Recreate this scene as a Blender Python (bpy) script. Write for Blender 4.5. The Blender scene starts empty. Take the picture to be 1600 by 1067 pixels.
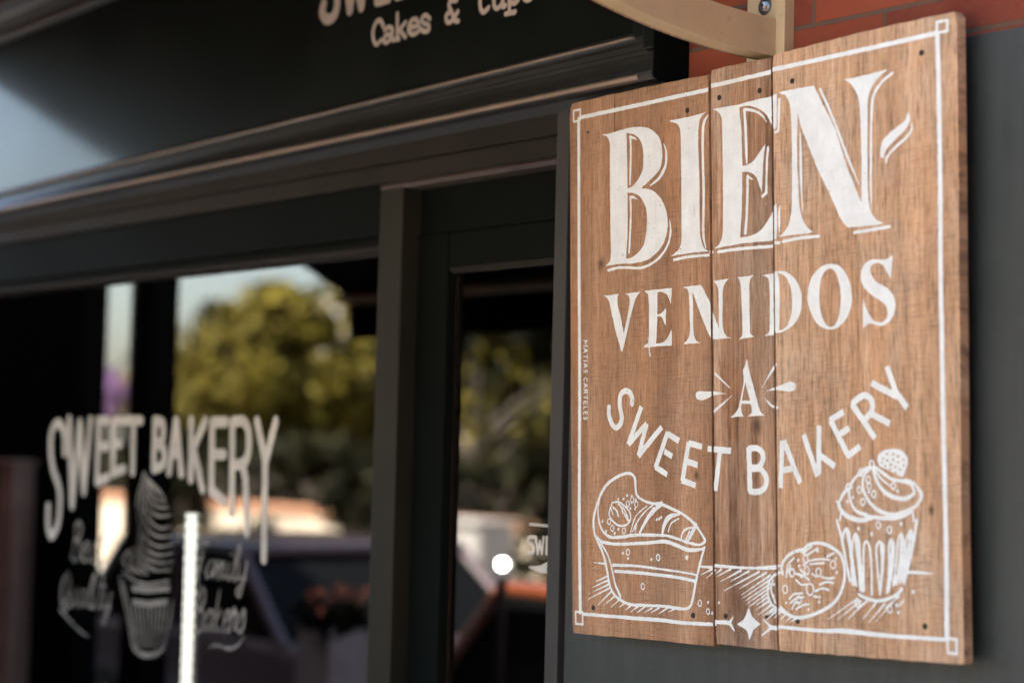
import bpy, bmesh, math, random
import numpy as np
from mathutils import Vector, Matrix
RAD = math.radians
sc = bpy.context.scene
COL = sc.collection
random.seed(7)

# ---------------------------------------------------------------- camera, sky, sun, exposure
cam = bpy.data.objects.new('camera', bpy.data.cameras.new('camera'))
COL.objects.link(cam)
sc.camera = cam
cam.matrix_world = Matrix(((0.613701, 0.02793, 0.789044, 2.42200705),
                           (0.789144, -0.053286, -0.611893, -2.45),
                           (0.024955, 0.998189, -0.054742, 1.6),
                           (0, 0, 0, 1)))
cam.data.sensor_width = 36.0
cam.data.lens = 3150 / 1600 * 36.0
cam.data.clip_start = 0.05
cam.data.clip_end = 600
cam.data.dof.use_dof = True
cam.data.dof.focus_distance = 3.56
cam.data.dof.aperture_fstop = 1.9

SUN_EL, SUN_AZ = 54.0, 116.0        # azimuth measured from +X towards +Y: the sun stands behind the shop
world = bpy.data.worlds.new('World')
sc.world = world
world.use_nodes = True
wn = world.node_tree
wn.nodes.clear()
sky = wn.nodes.new('ShaderNodeTexSky')
sky.sky_type = 'NISHITA'
sky.sun_disc = False
sky.sun_elevation = RAD(SUN_EL)
sky.sun_rotation = RAD(90 - SUN_AZ)
sky.dust_density = 2.5
sky.air_density = 1.0
sky.ozone_density = 0.6
bg = wn.nodes.new('ShaderNodeBackground')
bg.inputs[1].default_value = 0.06
wo = wn.nodes.new('ShaderNodeOutputWorld')
wn.links.new(sky.outputs[0], bg.inputs[0])
wn.links.new(bg.outputs[0], wo.inputs[0])
sun = bpy.data.objects.new('sun', bpy.data.lights.new('sun', 'SUN'))
COL.objects.link(sun)
sun.data.energy = 5.0
sun.data.angle = RAD(0.5)
sun.data.color = (1.0, 0.965, 0.90)
sv = Vector((math.cos(RAD(SUN_EL)) * math.cos(RAD(SUN_AZ)), math.cos(RAD(SUN_EL)) * math.sin(RAD(SUN_AZ)), math.sin(RAD(SUN_EL))))
sun.rotation_euler = sv.to_track_quat('Z', 'Y').to_euler()
sc.view_settings.view_transform = 'Standard'
sc.view_settings.look = 'None'
sc.view_settings.gamma = 1
sc.view_settings.exposure = 3.42

# ---------------------------------------------------------------- helpers
def nt_new(name):
    m = bpy.data.materials.new(name)
    m.use_nodes = True
    n = m.node_tree
    return m, n, n.nodes['Principled BSDF']

def noise(n, vec, scale, detail=4, rough=0.55, dist=0.0):
    t = n.nodes.new('ShaderNodeTexNoise')
    t.inputs['Scale'].default_value = scale
    t.inputs['Detail'].default_value = detail
    t.inputs['Roughness'].default_value = rough
    t.inputs['Distortion'].default_value = dist
    if vec is not None: n.links.new(vec, t.inputs['Vector'])
    return t.outputs['Fac']

def mapping(n, scale=(1, 1, 1), loc=(0, 0, 0), rot=(0, 0, 0)):
    tc = n.nodes.new('ShaderNodeTexCoord')
    mp = n.nodes.new('ShaderNodeMapping')
    mp.inputs['Scale'].default_value = scale
    mp.inputs['Location'].default_value = loc
    mp.inputs['Rotation'].default_value = rot
    n.links.new(tc.outputs['Object'], mp.inputs['Vector'])
    return mp.outputs[0]

def ramp(n, fac, stops):
    r = n.nodes.new('ShaderNodeValToRGB')
    e = r.color_ramp.elements
    while len(e) > 1: e.remove(e[0])
    for i, (p, c) in enumerate(stops):
        el = e[0] if i == 0 else e.new(p)
        el.position = p
        el.color = (c[0], c[1], c[2], 1) if hasattr(c, '__len__') else (c, c, c, 1)
    n.links.new(fac, r.inputs[0])
    return r.outputs[0]

def mix(n, fac, a, b, mode='MIX'):
    m = n.nodes.new('ShaderNodeMix')
    m.data_type = 'RGBA'
    m.blend_type = mode
    if isinstance(fac, (int, float)): m.inputs[0].default_value = fac
    else: n.links.new(fac, m.inputs[0])
    for s, v in ((m.inputs[6], a), (m.inputs[7], b)):
        if hasattr(v, 'links') or hasattr(v, 'is_linked'): n.links.new(v, s)
        else: s.default_value = (v[0], v[1], v[2], 1)
    return m.outputs[2]

def math_(n, op, a, b=0.5):
    m = n.nodes.new('ShaderNodeMath')
    m.operation = op
    for s, v in ((m.inputs[0], a), (m.inputs[1], b)):
        if isinstance(v, (int, float)): s.default_value = v
        else: n.links.new(v, s)
    return m.outputs[0]

def bump(n, bsdf, h, strength=0.3, dist=0.002, normal=None):
    b = n.nodes.new('ShaderNodeBump')
    b.inputs['Strength'].default_value = strength
    b.inputs['Distance'].default_value = dist
    n.links.new(h, b.inputs['Height'])
    if normal is not None: n.links.new(normal, b.inputs['Normal'])
    n.links.new(b.outputs[0], bsdf.inputs['Normal'])
    return b.outputs[0]

def simple(name, col, rough=0.6, var=0.15, scale=6, metal=0.0, bmp=0.15, coat=0.0, fine=60, spec=0.5):
    m, n, b = nt_new(name)
    v = mapping(n)
    f = noise(n, v, scale)
    lo = [c * (1 - var) for c in col]; hi = [min(1, c * (1 + var)) for c in col]
    n.links.new(ramp(n, f, [(0.3, lo), (0.7, hi)]), b.inputs['Base Color'])
    b.inputs['Roughness'].default_value = rough
    b.inputs['Metallic'].default_value = metal
    b.inputs['Specular IOR Level'].default_value = spec
    b.inputs['Coat Weight'].default_value = coat
    b.inputs['Coat Roughness'].default_value = 0.12
    if bmp: bump(n, b, noise(n, v, fine), bmp, 0.001)
    return m

def link(name, bm, mat, parent=None, smooth=False, kind=None, loc=None, rot=None):
    me = bpy.data.meshes.new(name)
    if isinstance(bm, tuple): me.from_pydata(*bm)
    else:
        bmesh.ops.recalc_face_normals(bm, faces=bm.faces)
        bm.to_mesh(me); bm.free()
    if smooth: me.polygons.foreach_set('use_smooth', [True] * len(me.polygons))
    if isinstance(mat, (list, tuple)):
        for x in mat: me.materials.append(x)
    else: me.materials.append(mat)
    o = bpy.data.objects.new(name, me)
    COL.objects.link(o)
    if parent is not None: o.parent = parent
    if kind: o['kind'] = kind
    if loc: o.location = loc
    if rot: o.rotation_euler = rot
    return o

def thing(name, label, cat, loc=(0, 0, 0), rot=(0, 0, 0), group=None):
    o = bpy.data.objects.new(name, None)
    o.empty_display_size = 0.1
    COL.objects.link(o)
    o.location = loc; o.rotation_euler = rot
    o['label'] = label; o['category'] = cat
    if group: o['group'] = group
    return o

def tag(o, label, cat, group=None):
    o['label'] = label; o['category'] = cat
    if group: o['group'] = group
    return o

def box(bm, x0, x1, y0, y1, z0, z1, bev=0.0):
    vs = [bm.verts.new((x, y, z)) for x in (x0, x1) for y in (y0, y1) for z in (z0, z1)]
    fs = [bm.faces.new([vs[i] for i in q]) for q in ((0, 1, 3, 2), (4, 6, 7, 5), (0, 4, 5, 1), (2, 3, 7, 6), (0, 2, 6, 4), (1, 5, 7, 3))]
    if bev:
        es = list({e for f in fs for e in f.edges})
        bmesh.ops.bevel(bm, geom=es, offset=bev, segments=2, profile=0.6, affect='EDGES')
    return bm

def bx(*a, bev=0.0):
    return box(bmesh.new(), *a, bev=bev)

def prism(bm, pts, axis_from, axis_to, place):
    """closed outline pts (a,b) swept between two stations; place(a,b,s)->xyz, s in the stations"""
    A = [bm.verts.new(place(a, b, axis_from)) for a, b in pts]
    B = [bm.verts.new(place(a, b, axis_to)) for a, b in pts]
    k = len(pts)
    for i in range(k):
        bm.faces.new((A[i], A[(i + 1) % k], B[(i + 1) % k], B[i]))
    bm.faces.new(A[::-1]); bm.faces.new(B)
    return bm

def tube(bm, pts, r, seg=10, cap=True):
    rings = []
    n_ = len(pts)
    for i, p in enumerate(pts):
        p = Vector(p)
        d = (Vector(pts[min(i + 1, n_ - 1)]) - Vector(pts[max(i - 1, 0)])).normalized()
        a = d.cross(Vector((0, 0, 1)))
        if a.length < 1e-3: a = d.cross(Vector((1, 0, 0)))
        a.normalize(); b = d.cross(a)
        rr = r[i] if hasattr(r, '__len__') else r
        rings.append([bm.verts.new(p + a * rr * math.cos(t) + b * rr * math.sin(t)) for t in [2 * math.pi * k / seg for k in range(seg)]])
    for A, B in zip(rings, rings[1:]):
        for k in range(seg): bm.faces.new((A[k], A[(k + 1) % seg], B[(k + 1) % seg], B[k]))
    if cap: bm.faces.new(rings[0][::-1]); bm.faces.new(rings[-1])
    return bm

# ---------------------------------------------------------------- painted shapes: outlines filled on a fine grid, then cut out as a mesh
def spline(pts, flags, closed, sub=6):
    k = len(pts); out = []
    rng = range(k if closed else k - 1)
    P = [np.array(p, float) for p in pts]
    for i in rng:
        p1, p2 = P[i], P[(i + 1) % k]
        p0 = P[i - 1] if (closed or i > 0) else 2 * p1 - p2
        p3 = P[(i + 2) % k] if (closed or i + 2 < k) else 2 * p2 - p1
        c1, c2 = flags[i], flags[(i + 1) % k]
        d = np.linalg.norm((p2 - p1)[:2])
        t1 = (p2 - p0) / 2; t2 = (p3 - p1) / 2
        for t, q in ((t1, p0), (t2, p3)):
            L = np.linalg.norm(t[:2])
            if L > d * 1.0: t *= d * 1.0 / L
        if c1: t1 = (p2 - p1)
        if c2: t2 = (p2 - p1)
        if c1 and c2:
            out.append(p1); continue
        for s in range(sub):
            t = s / sub
            out.append((2 * t**3 - 3 * t**2 + 1) * p1 + (t**3 - 2 * t**2 + t) * t1 + (-2 * t**3 + 3 * t**2) * p2 + (t**3 - t**2) * t2)
    if not closed: out.append(P[-1])
    return np.array(out)

def seg_dist(X, Y, a, b):
    d = b - a; L = max(float(d @ d), 1e-12)
    t = np.clip(((X - a[0]) * d[0] + (Y - a[1]) * d[1]) / L, 0, 1)
    return np.hypot(X - a[0] - t * d[0], Y - a[1] - t * d[1]), t

class Field:
    """signed height field (metres inside the paint) on a grid"""
    def __init__(self, x0, x1, y0, y1, h):
        self.x0, self.y0, self.h = x0, y0, h
        self.nx, self.ny = int((x1 - x0) / h) + 2, int((y1 - y0) / h) + 2
        self.F = np.full((self.ny, self.nx), -0.01)
    def win(self, lo, hi, pad):
        i0 = max(0, int((lo[0] - pad - self.x0) / self.h)); i1 = min(self.nx, int((hi[0] + pad - self.x0) / self.h) + 2)
        j0 = max(0, int((lo[1] - pad - self.y0) / self.h)); j1 = min(self.ny, int((hi[1] + pad - self.y0) / self.h) + 2)
        if i1 <= i0 or j1 <= j0: return None
        X, Y = np.meshgrid(self.x0 + np.arange(i0, i1) * self.h, self.y0 + np.arange(j0, j1) * self.h)
        return (slice(j0, j1), slice(i0, i1)), X, Y
    def poly(self, loops):
        allp = np.vstack(loops)
        w = self.win(allp.min(0), allp.max(0), 0.004)
        if w is None: return
        s, X, Y = w
        D = np.full(X.shape, 1.0); I = np.zeros(X.shape, bool)
        for L in loops:
            for a, b in zip(L, np.roll(L, -1, 0)):
                lo = np.minimum(a, b) - 0.004; hi = np.maximum(a, b) + 0.004
                q = self.win(lo, hi, 0)
                if q is not None:
                    (sj, si), XX, YY = q
                    jj = slice(sj.start - s[0].start, sj.stop - s[0].start); ii = slice(si.start - s[1].start, si.stop - s[1].start)
                    if jj.start >= 0 and ii.start >= 0:
                        d, _ = seg_dist(X[jj, ii], Y[jj, ii], a, b)
                        D[jj, ii] = np.minimum(D[jj, ii], d)
                if a[1] != b[1]:
                    y0, y1 = min(a[1], b[1]), max(a[1], b[1])
                    r0 = np.searchsorted(Y[:, 0], y0); r1 = np.searchsorted(Y[:, 0], y1)
                    if r1 > r0:
                        xc = a[0] + (Y[r0:r1, :1] - a[1]) * (b[0] - a[0]) / (b[1] - a[1])
                        I[r0:r1] ^= X[r0:r1] < xc
        D = np.minimum(D, 0.01)
        self.F[s] = np.maximum(self.F[s], np.where(I, D, -D))
    def stroke(self, pts, wid, butt=False):
        for k in range(len(pts) - 1):
            a, b = pts[k], pts[k + 1]
            if np.allclose(a, b): continue
            w0, w1 = wid[k] / 2, wid[k + 1] / 2
            q = self.win(np.minimum(a, b), np.maximum(a, b), max(w0, w1) + 0.002)
            if q is None: continue
            s, X, Y = q
            if butt:
                d = (b - a); L = np.linalg.norm(d); d = d / L
                al = (X - a[0]) * d[0] + (Y - a[1]) * d[1]; ac = np.abs(-(X - a[0]) * d[1] + (Y - a[1]) * d[0])
                f = np.minimum(np.minimum(al, L - al), w0 - ac)
                if k > 0: f = np.maximum(f, w0 - np.hypot(X - a[0], Y - a[1]))
            else:
                dd, t = seg_dist(X, Y, a, b)
                f = w0 + (w1 - w0) * t - dd
            self.F[s] = np.maximum(self.F[s], f)
    def rough(self, amp, cell, seed=0, power=1):
        rng = np.random.RandomState(seed)
        g = rng.rand(int(self.ny * self.h / cell) + 3, int(self.nx * self.h / cell) + 3) - 0.5
        yy = np.arange(self.ny) * self.h / cell; xx = np.arange(self.nx) * self.h / cell
        j = yy.astype(int); i = xx.astype(int); fy = (yy - j)[:, None]; fx = (xx - i)[None, :]
        fy = fy * fy * (3 - 2 * fy); fx = fx * fx * (3 - 2 * fx)
        v = (g[j][:, i] * (1 - fy) * (1 - fx) + g[j + 1][:, i] * fy * (1 - fx) + g[j][:, i + 1] * (1 - fy) * fx + g[j + 1][:, i + 1] * fy * fx)
        return v * 2 * amp
    def mesh(self, place):
        F, h = self.F, self.h
        verts, faces, idx = [], [], {}
        def V(key, x, y):
            k = idx.get(key)
            if k is None:
                k = idx[key] = len(verts); verts.append(place(self.x0 + x * h, self.y0 + y * h))
            return k
        S = F > 0
        full = S[:-1, :-1] & S[1:, :-1] & S[:-1, 1:] & S[1:, 1:]
        anyc = (S[:-1, :-1] | S[1:, :-1] | S[:-1, 1:] | S[1:, 1:]) & ~full
        for j in np.nonzero(full.any(1))[0]:
            row = np.concatenate(([0], full[j].astype(np.int8), [0]))
            d = np.diff(row)
            for a, b in zip(np.nonzero(d == 1)[0], np.nonzero(d == -1)[0]):
                faces.append((V((a, j), a, j), V((b, j), b, j), V((b, j + 1), b, j + 1), V((a, j + 1), a, j + 1)))
        for j, i in zip(*np.nonzero(anyc)):
            c = ((i, j), (i + 1, j), (i + 1, j + 1), (i, j + 1))
            f = [F[y, x] for x, y in c]
            ring_ = []
            for k in range(4):
                (xa, ya), (xb, yb) = c[k], c[(k + 1) % 4]
                fa, fb = f[k], f[(k + 1) % 4]
                if fa > 0: ring_.append(V((xa, ya), xa, ya))
                if (fa > 0) != (fb > 0):
                    t = fa / (fa - fb)
                    key = (min(xa, xb), min(ya, yb), 'h' if ya == yb else 'v')
                    ring_.append(V(key, xa + (xb - xa) * t, ya + (yb - ya) * t))
            if len(ring_) >= 3: faces.append(tuple(ring_))
        return verts, [], faces

def decode(text):
    for item in text.split(';'):
        k, body = item[0], item[1:]
        if k == 'p':
            loops = []
            for lp in body.split('|'):
                pts, fl = [], []
                for a in lp.split():
                    fl.append(a[-1] == '*'); pts.append([float(v) * 1e-4 for v in a.rstrip('*').split(',')])
                loops.append(spline(pts, fl, True))
            yield 'p', loops, None
        else:
            pts, fl = [], []
            for a in body.split():
                fl.append(a[-1] == '*'); v = [float(q) * 1e-4 for q in a.rstrip('*').split(',')]
                pts.append(v)
            q = spline(pts, fl, False) if len(pts) > 2 else np.array(pts)
            yield k, q[:, :2], q[:, 2]

# ---------------------------------------------------------------- materials
def wood_material(name, seed, tint=(1, 1, 1), contrast=1.0, grey=0.3, knots=(), fleck=0.0, wav=1.0, sawk=0.6):
    """reclaimed sawn board: long warped grain, colour streaks, saw marks, cracks, knots"""
    m, n, b = nt_new(name)
    tc = n.nodes.new('ShaderNodeTexCoord')
    sep = n.nodes.new('ShaderNodeSeparateXYZ'); n.links.new(tc.outputs['Object'], sep.inputs[0])
    def vec(x, z, w=0.0, kscale=1.0):
        c = n.nodes.new('ShaderNodeCombineXYZ')
        n.links.new(x, c.inputs[0]); n.links.new(z, c.inputs[2]); c.inputs[1].default_value = seed * 1.7 + w
        return c.outputs[0]
    X, Z = sep.outputs[0], sep.outputs[2]
    w1 = noise(n, mapping(n, (2.2, 1, 0.9), (seed, 0, seed)), 1.6, 3)
    w2 = noise(n, mapping(n, (9, 1, 2.6), (seed, 4, seed)), 1.0, 3)
    xs = math_(n, 'ADD', X, math_(n, 'ADD', math_(n, 'MULTIPLY', math_(n, 'SUBTRACT', w1, 0.5), 0.10 * wav), math_(n, 'MULTIPLY', math_(n, 'SUBTRACT', w2, 0.5), 0.014 * wav)))
    for ku, kv, kr in knots:        # grain lines flow round a knot
        dx = math_(n, 'SUBTRACT', X, ku); dz = math_(n, 'MULTIPLY', math_(n, 'SUBTRACT', Z, kv), 0.55)
        r2 = math_(n, 'ADD', math_(n, 'MULTIPLY', dx, dx), math_(n, 'MULTIPLY', dz, dz))
        g = math_(n, 'DIVIDE', kr * kr, math_(n, 'ADD', r2, kr * kr))
        xs = math_(n, 'ADD', xs, math_(n, 'MULTIPLY', math_(n, 'MULTIPLY', dx, g), -0.9))
    zs = lambda k: math_(n, 'MULTIPLY', Z, k)
    streak = noise(n, vec(xs, zs(0.03), 0), 17, 3, 0.6)
    streak2 = noise(n, vec(xs, zs(0.05), 3), 48, 4, 0.62)
    g1 = noise(n, vec(xs, zs(0.035), 5), 120, 6, 0.7)
    g2 = noise(n, vec(xs, zs(0.06), 7), 420, 4, 0.7)
    blot = noise(n, mapping(n, (1, 1, 0.7), (seed, 2, 1)), 7, 6, 0.65)
    hue = noise(n, vec(xs, zs(0.10), 9), 22, 4, 0.6)
    saw = noise(n, mapping(n, (0.10, 1, 1), (seed, 0, 0), (0, RAD(-1.5), 0)), 260, 5, 0.8, 0.25)
    sawmask = ramp(n, noise(n, mapping(n, (1, 1, 1), (seed + 3, 0, 2)), 7, 3), [(0.38, 0.25), (0.62, 1)])
    c = lambda r, g, bb: (r * tint[0], g * tint[1], bb * tint[2])
    k = contrast
    tone = math_(n, 'ADD', math_(n, 'MULTIPLY', streak, 0.40), math_(n, 'ADD', math_(n, 'MULTIPLY', streak2, 0.26), math_(n, 'MULTIPLY', g1, 0.34)))
    tone = math_(n, 'ADD', math_(n, 'MULTIPLY', math_(n, 'SUBTRACT', tone, 0.5), k), 0.5)
    col = ramp(n, tone, [(0.33, c(.105, .052, .027)), (0.42, c(.195, .106, .058)), (0.52, c(.280, .162, .094)), (0.62, c(.375, .240, .155)), (0.72, c(.46, .32, .22))])
    col = mix(n, math_(n, 'MULTIPLY', ramp(n, hue, [(0.52, 0), (0.68, 1)]), 0.42), col, c(.33, .165, .080))
    col = mix(n, math_(n, 'MULTIPLY', ramp(n, blot, [(0.45, 0), (0.66, 1)]), grey), col, c(.27, .205, .155))
    col = mix(n, math_(n, 'MULTIPLY', ramp(n, g2, [(0.32, 1), (0.52, 0)]), 0.72), col, (.080, .045, .028))
    col = mix(n, math_(n, 'MULTIPLY', math_(n, 'MULTIPLY', ramp(n, saw, [(0.36, 1), (0.52, 0)]), sawmask), sawk), col, (.11, .062, .038))
    crack = noise(n, vec(xs, zs(0.022), 11), 75, 2, 0.5)
    col = mix(n, math_(n, 'MULTIPLY', ramp(n, crack, [(0.225, 1), (0.285, 0)]), 0.85), col, (.035, .020, .013))
    hk = None
    for ku, kv, kr in knots:
        dx = math_(n, 'SUBTRACT', X, ku); dz = math_(n, 'MULTIPLY', math_(n, 'SUBTRACT', Z, kv), 0.75)
        r = math_(n, 'SQRT', math_(n, 'ADD', math_(n, 'MULTIPLY', dx, dx), math_(n, 'MULTIPLY', dz, dz)))
        r = math_(n, 'ADD', r, math_(n, 'MULTIPLY', math_(n, 'SUBTRACT', blot, 0.5), kr * 1.2))
        col = mix(n, ramp(n, math_(n, 'DIVIDE', r, kr * 3), [(0.10, .85), (0.30, .55), (0.75, 0)]), col, (.06, .030, .017))
    if fleck:
        fk = noise(n, vec(xs, zs(0.35), 13), 210, 4, 0.7)
        col = mix(n, math_(n, 'MULTIPLY', math_(n, 'MULTIPLY', ramp(n, fk, [(0.62, 0), (0.68, 1)]), ramp(n, blot, [(0.5, 0), (0.6, 1)])), fleck), col, (.50, .42, .34))
    n.links.new(col, b.inputs['Base Color'])
    n.links.new(ramp(n, g1, [(0.3, 0.85), (0.8, 0.6)]), b.inputs['Roughness'])
    b.inputs['Specular IOR Level'].default_value = 0.3
    hgt = math_(n, 'ADD', math_(n, 'MULTIPLY', g1, 1.3), math_(n, 'ADD', math_(n, 'MULTIPLY', math_(n, 'MULTIPLY', saw, sawmask), 0.8), math_(n, 'ADD', math_(n, 'MULTIPLY', g2, 0.6), math_(n, 'MULTIPLY', streak2, 1.5))))
    bump(n, b, hgt, 0.8, 0.0032)
    return m

def paint_material():
    m, n, b = nt_new('white_sign_paint')
    g2 = noise(n, mapping(n, (1, 1, 0.05)), 210, 5, 0.7)
    saw = noise(n, mapping(n, (0.13, 1, 1), (1, 0, 0), (0, RAD(-1.5), 0)), 190, 4, 0.75, 0.4)
    blot = noise(n, mapping(n), 26, 5, 0.6)
    brush = noise(n, mapping(n, (1, 1, 0.25), (3, 0, 0), (0, RAD(20), 0)), 90, 4, 0.6)
    col = ramp(n, blot, [(0.35, (.66, .675, .64)), (0.65, (.76, .78, .75))])
    col = mix(n, math_(n, 'MULTIPLY', ramp(n, brush, [(0.4, 0), (0.65, 1)]), 0.35), col, (.66, .63, .60))
    thin = math_(n, 'MULTIPLY', ramp(n, g2, [(0.28, 1), (0.40, 0)]), ramp(n, blot, [(0.42, 1), (0.6, 0.15)]))
    col = mix(n, math_(n, 'MULTIPLY', thin, 0.75), col, (.42, .32, .24))
    n.links.new(col, b.inputs['Base Color'])
    b.inputs['Roughness'].default_value = 0.55
    bump(n, b, math_(n, 'ADD', math_(n, 'ADD', g2, saw), math_(n, 'MULTIPLY', brush, 0.6)), 0.45, 0.0018)
    return m

def dark_paint(name, col=(.020, .023, .020), rough=0.36, coat=0.35, spec=0.5, cr=0.22, wears=0.35):
    m, n, b = nt_new(name)
    v = mapping(n)
    f = noise(n, v, 3.0, 5)
    wear = noise(n, mapping(n, (1, 1, 1)), 26, 6, 0.7)
    c = mix(n, ramp(n, f, [(0.3, 0), (0.7, 1)]), [x * 0.75 for x in col], [x * 1.35 for x in col])
    c = mix(n, math_(n, 'MULTIPLY', ramp(n, wear, [(0.66, 0), (0.74, 1)]), wears), c, (.16, .12, .09))
    n.links.new(c, b.inputs['Base Color'])
    n.links.new(ramp(n, f, [(0.2, rough - 0.06), (0.8, rough + 0.1)]), b.inputs['Roughness'])
    b.inputs['Coat Weight'].default_value = coat
    b.inputs['Coat Roughness'].default_value = cr
    b.inputs['Specular IOR Level'].default_value = spec
    bump(n, b, noise(n, v, 18, 5), 0.12, 0.003)
    return m

M = {}
M['wood_l'] = wood_material('weathered_plank_wood', 1.0, (1.54, 1.42, 1.27), 0.85, 0.30, ((-0.372, 0.182, 0.006), (-0.12, -0.21, 0.004)), 0.0, 0.28, 0.50)
M['wood_m'] = wood_material('weathered_plank_wood_coarse', 5.3, (1.52, 1.45, 1.36), 1.9, 0.60, ((0.028, -0.13, 0.007),), 1.0, 0.16, 0.25)
M['wood_r'] = wood_material('weathered_plank_wood_pale', 9.1, (2.15, 2.22, 2.14), 0.8, 0.36, ((0.40, -0.27, 0.004),), 0.0, 0.30, 0.42)
M['white'] = paint_material()
M['dark'] = dark_paint('dark_green_gloss_paint', (.004, .0055, .0042), 0.5, 0.05, 0.15, wears=0.1)
M['darker'] = dark_paint('dark_frame_paint', (.0024, .0036, .0028), 0.6, 0.0, 0.05, wears=0.05)
M['frieze'] = dark_paint('brown_black_paint', (.019, .0158, .0122), 0.55, 0.0, 0.12, wears=0.12)
M['stencil'] = simple('cream_letter_paint', (.62, .52, .42), 0.6, 0.12, 30, bmp=0.1)
def vinyl(name, col, clear):
    m, n, b = nt_new(name)
    v = mapping(n)
    f = noise(n, v, 18, 4)
    n.links.new(ramp(n, f, [(0.3, [c * .8 for c in col]), (0.7, col)]), b.inputs['Base Color'])
    b.inputs['Roughness'].default_value = 0.6
    n.links.new(ramp(n, noise(n, v, 7, 5), [(0.3, 1 - clear * 1.5), (0.65, 1 - clear * 0.6)]), b.inputs['Alpha'])
    return m
M['decal'] = vinyl('cream_window_vinyl', (.70, .64, .55), 0.22)
def panel_material():
    m, n, b = nt_new('slate_grey_cladding')
    v = mapping(n)
    f = noise(n, v, 5, 9, 0.72)
    c = ramp(n, f, [(0.3, (.017, .0205, .0180)), (0.7, (.029, .0335, .0290))])
    drip = noise(n, mapping(n, (1, 1, 0.06), (4, 0, 0)), 30, 5, 0.65)
    c = mix(n, math_(n, 'MULTIPLY', ramp(n, drip, [(0.45, 0), (0.7, 1)]), 0.35), c, (.055, .056, .050))
    c = mix(n, math_(n, 'MULTIPLY', ramp(n, noise(n, v, 70, 6, 0.75), [(0.60, 0), (0.72, 1)]), 0.35), c, (.085, .084, .078))
    sc_ = noise(n, mapping(n, (1, 1, 0.12), (2, 0, 0), (0, RAD(12), 0)), 45, 3, 0.6)
    c = mix(n, math_(n, 'MULTIPLY', ramp(n, sc_, [(0.68, 0), (0.74, 1)]), 0.25), c, (.22, .21, .19))
    n.links.new(c, b.inputs['Base Color'])
    b.inputs['Roughness'].default_value = 0.55
    bump(n, b, noise(n, v, 40, 6), 0.25, 0.002)
    return m
M['panel'] = panel_material()

def brick_material():
    m, n, b = nt_new('orange_facing_brick')
    v = mapping(n, (1, 1, 1), (0, 0, 0), (0, 0, 0))
    sep = n.nodes.new('ShaderNodeSeparateXYZ'); n.links.new(v, sep.inputs[0])
    comb = n.nodes.new('ShaderNodeCombineXYZ')
    n.links.new(math_(n, 'ADD', sep.outputs[0], 0.058 * -1 + 0.317 * 20), comb.inputs[0])
    n.links.new(math_(n, 'ADD', sep.outputs[2], -2.273 + 0.06 * 60), comb.inputs[1])
    def br(m1, c1, c2, cm, smooth=0.15):
        t = n.nodes.new('ShaderNodeTexBrick')
        t.inputs['Scale'].default_value = 1.0
        t.inputs['Brick Width'].default_value = 0.317
        t.inputs['Row Height'].default_value = 0.06
        t.inputs['Mortar Size'].default_value = m1
        t.inputs['Mortar Smooth'].default_value = smooth
        t.inputs['Bias'].default_value = 0.0
        t.inputs['Color1'].default_value = (*c1, 1); t.inputs['Color2'].default_value = (*c2, 1); t.inputs['Mortar'].default_value = (*cm, 1)
        n.links.new(comb.outputs[0], t.inputs['Vector'])
        return t
    t = br(0.0042, (.13, .017, .004), (.24, .042, .010), (.080, .052, .030))
    f = noise(n, v, 30, 6, 0.65)
    c = mix(n, math_(n, 'MULTIPLY', ramp(n, f, [(0.35, 1), (0.6, 0)]), 0.35), t.outputs['Color'], (.20, .05, .018))
    n.links.new(c, b.inputs['Base Color'])
    b.inputs['Roughness'].default_value = 0.85
    h = math_(n, 'ADD', math_(n, 'MULTIPLY', math_(n, 'SUBTRACT', 1.0, t.outputs['Fac']), 1.0), math_(n, 'MULTIPLY', noise(n, v, 160, 4), 0.25))
    bump(n, b, h, 0.8, 0.004)
    return m
M['brick'] = brick_material()

def cream_steel():
    m, n, b = nt_new('cream_painted_steel')
    v = mapping(n)
    f = noise(n, v, 9, 6, 0.65)
    c = ramp(n, f, [(0.3, (.46, .325, .175)), (0.7, (.53, .385, .215))])
    rust = noise(n, v, 55, 6, 0.7)
    edge = n.nodes.new('ShaderNodeNewGeometry')
    pt = ramp(n, edge.outputs['Pointiness'], [(0.56, 0), (0.66, 1)])
    k = math_(n, 'MULTIPLY', ramp(n, rust, [(0.60, 0), (0.70, 1)]), 0.25)
    c = mix(n, k, c, (.16, .06, .02))
    c = mix(n, ramp(n, rust, [(0.74, 0), (0.78, 1)]), c, (.17, .075, .03))
    n.links.new(c, b.inputs['Base Color'])
    b.inputs['Roughness'].default_value = 0.5
    bump(n, b, noise(n, v, 90, 5), 0.2, 0.001)
    return m
M['cream'] = cream_steel()
def cream_arm():
    m = cream_steel(); m.name = 'cream_steel_rusting_edge'
    n = m.node_tree; b = n.nodes['Principled BSDF']
    old = b.inputs['Base Color'].links[0].from_socket
    tc = n.nodes.new('ShaderNodeTexCoord'); sp = n.nodes.new('ShaderNodeSeparateXYZ'); n.links.new(tc.outputs['Object'], sp.inputs[0])
    e = ramp(n, math_(n, 'ADD', sp.outputs[0], 1.0), [(0.9575, 1), (0.9640, 0)])
    e2 = ramp(n, math_(n, 'ADD', sp.outputs[0], 1.0), [(0.9975, 0), (0.9990, 1)])
    r = noise(n, tc.outputs['Object'], 130, 5, 0.7)
    k = math_(n, 'MULTIPLY', e, ramp(n, r, [(0.36, 0), (0.48, 1)]))
    n.links.new(mix(n, k, old, (.15, .055, .018)), b.inputs['Base Color'])
    return m
M['cream_arm'] = cream_arm()
M['rust'] = simple('rust_line', (.17, .07, .025), 0.8, 0.4, 60)
M['zinc'] = simple('zinc_bolt', (.55, .54, .52), 0.3, 0.2, 60, metal=1.0)
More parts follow.
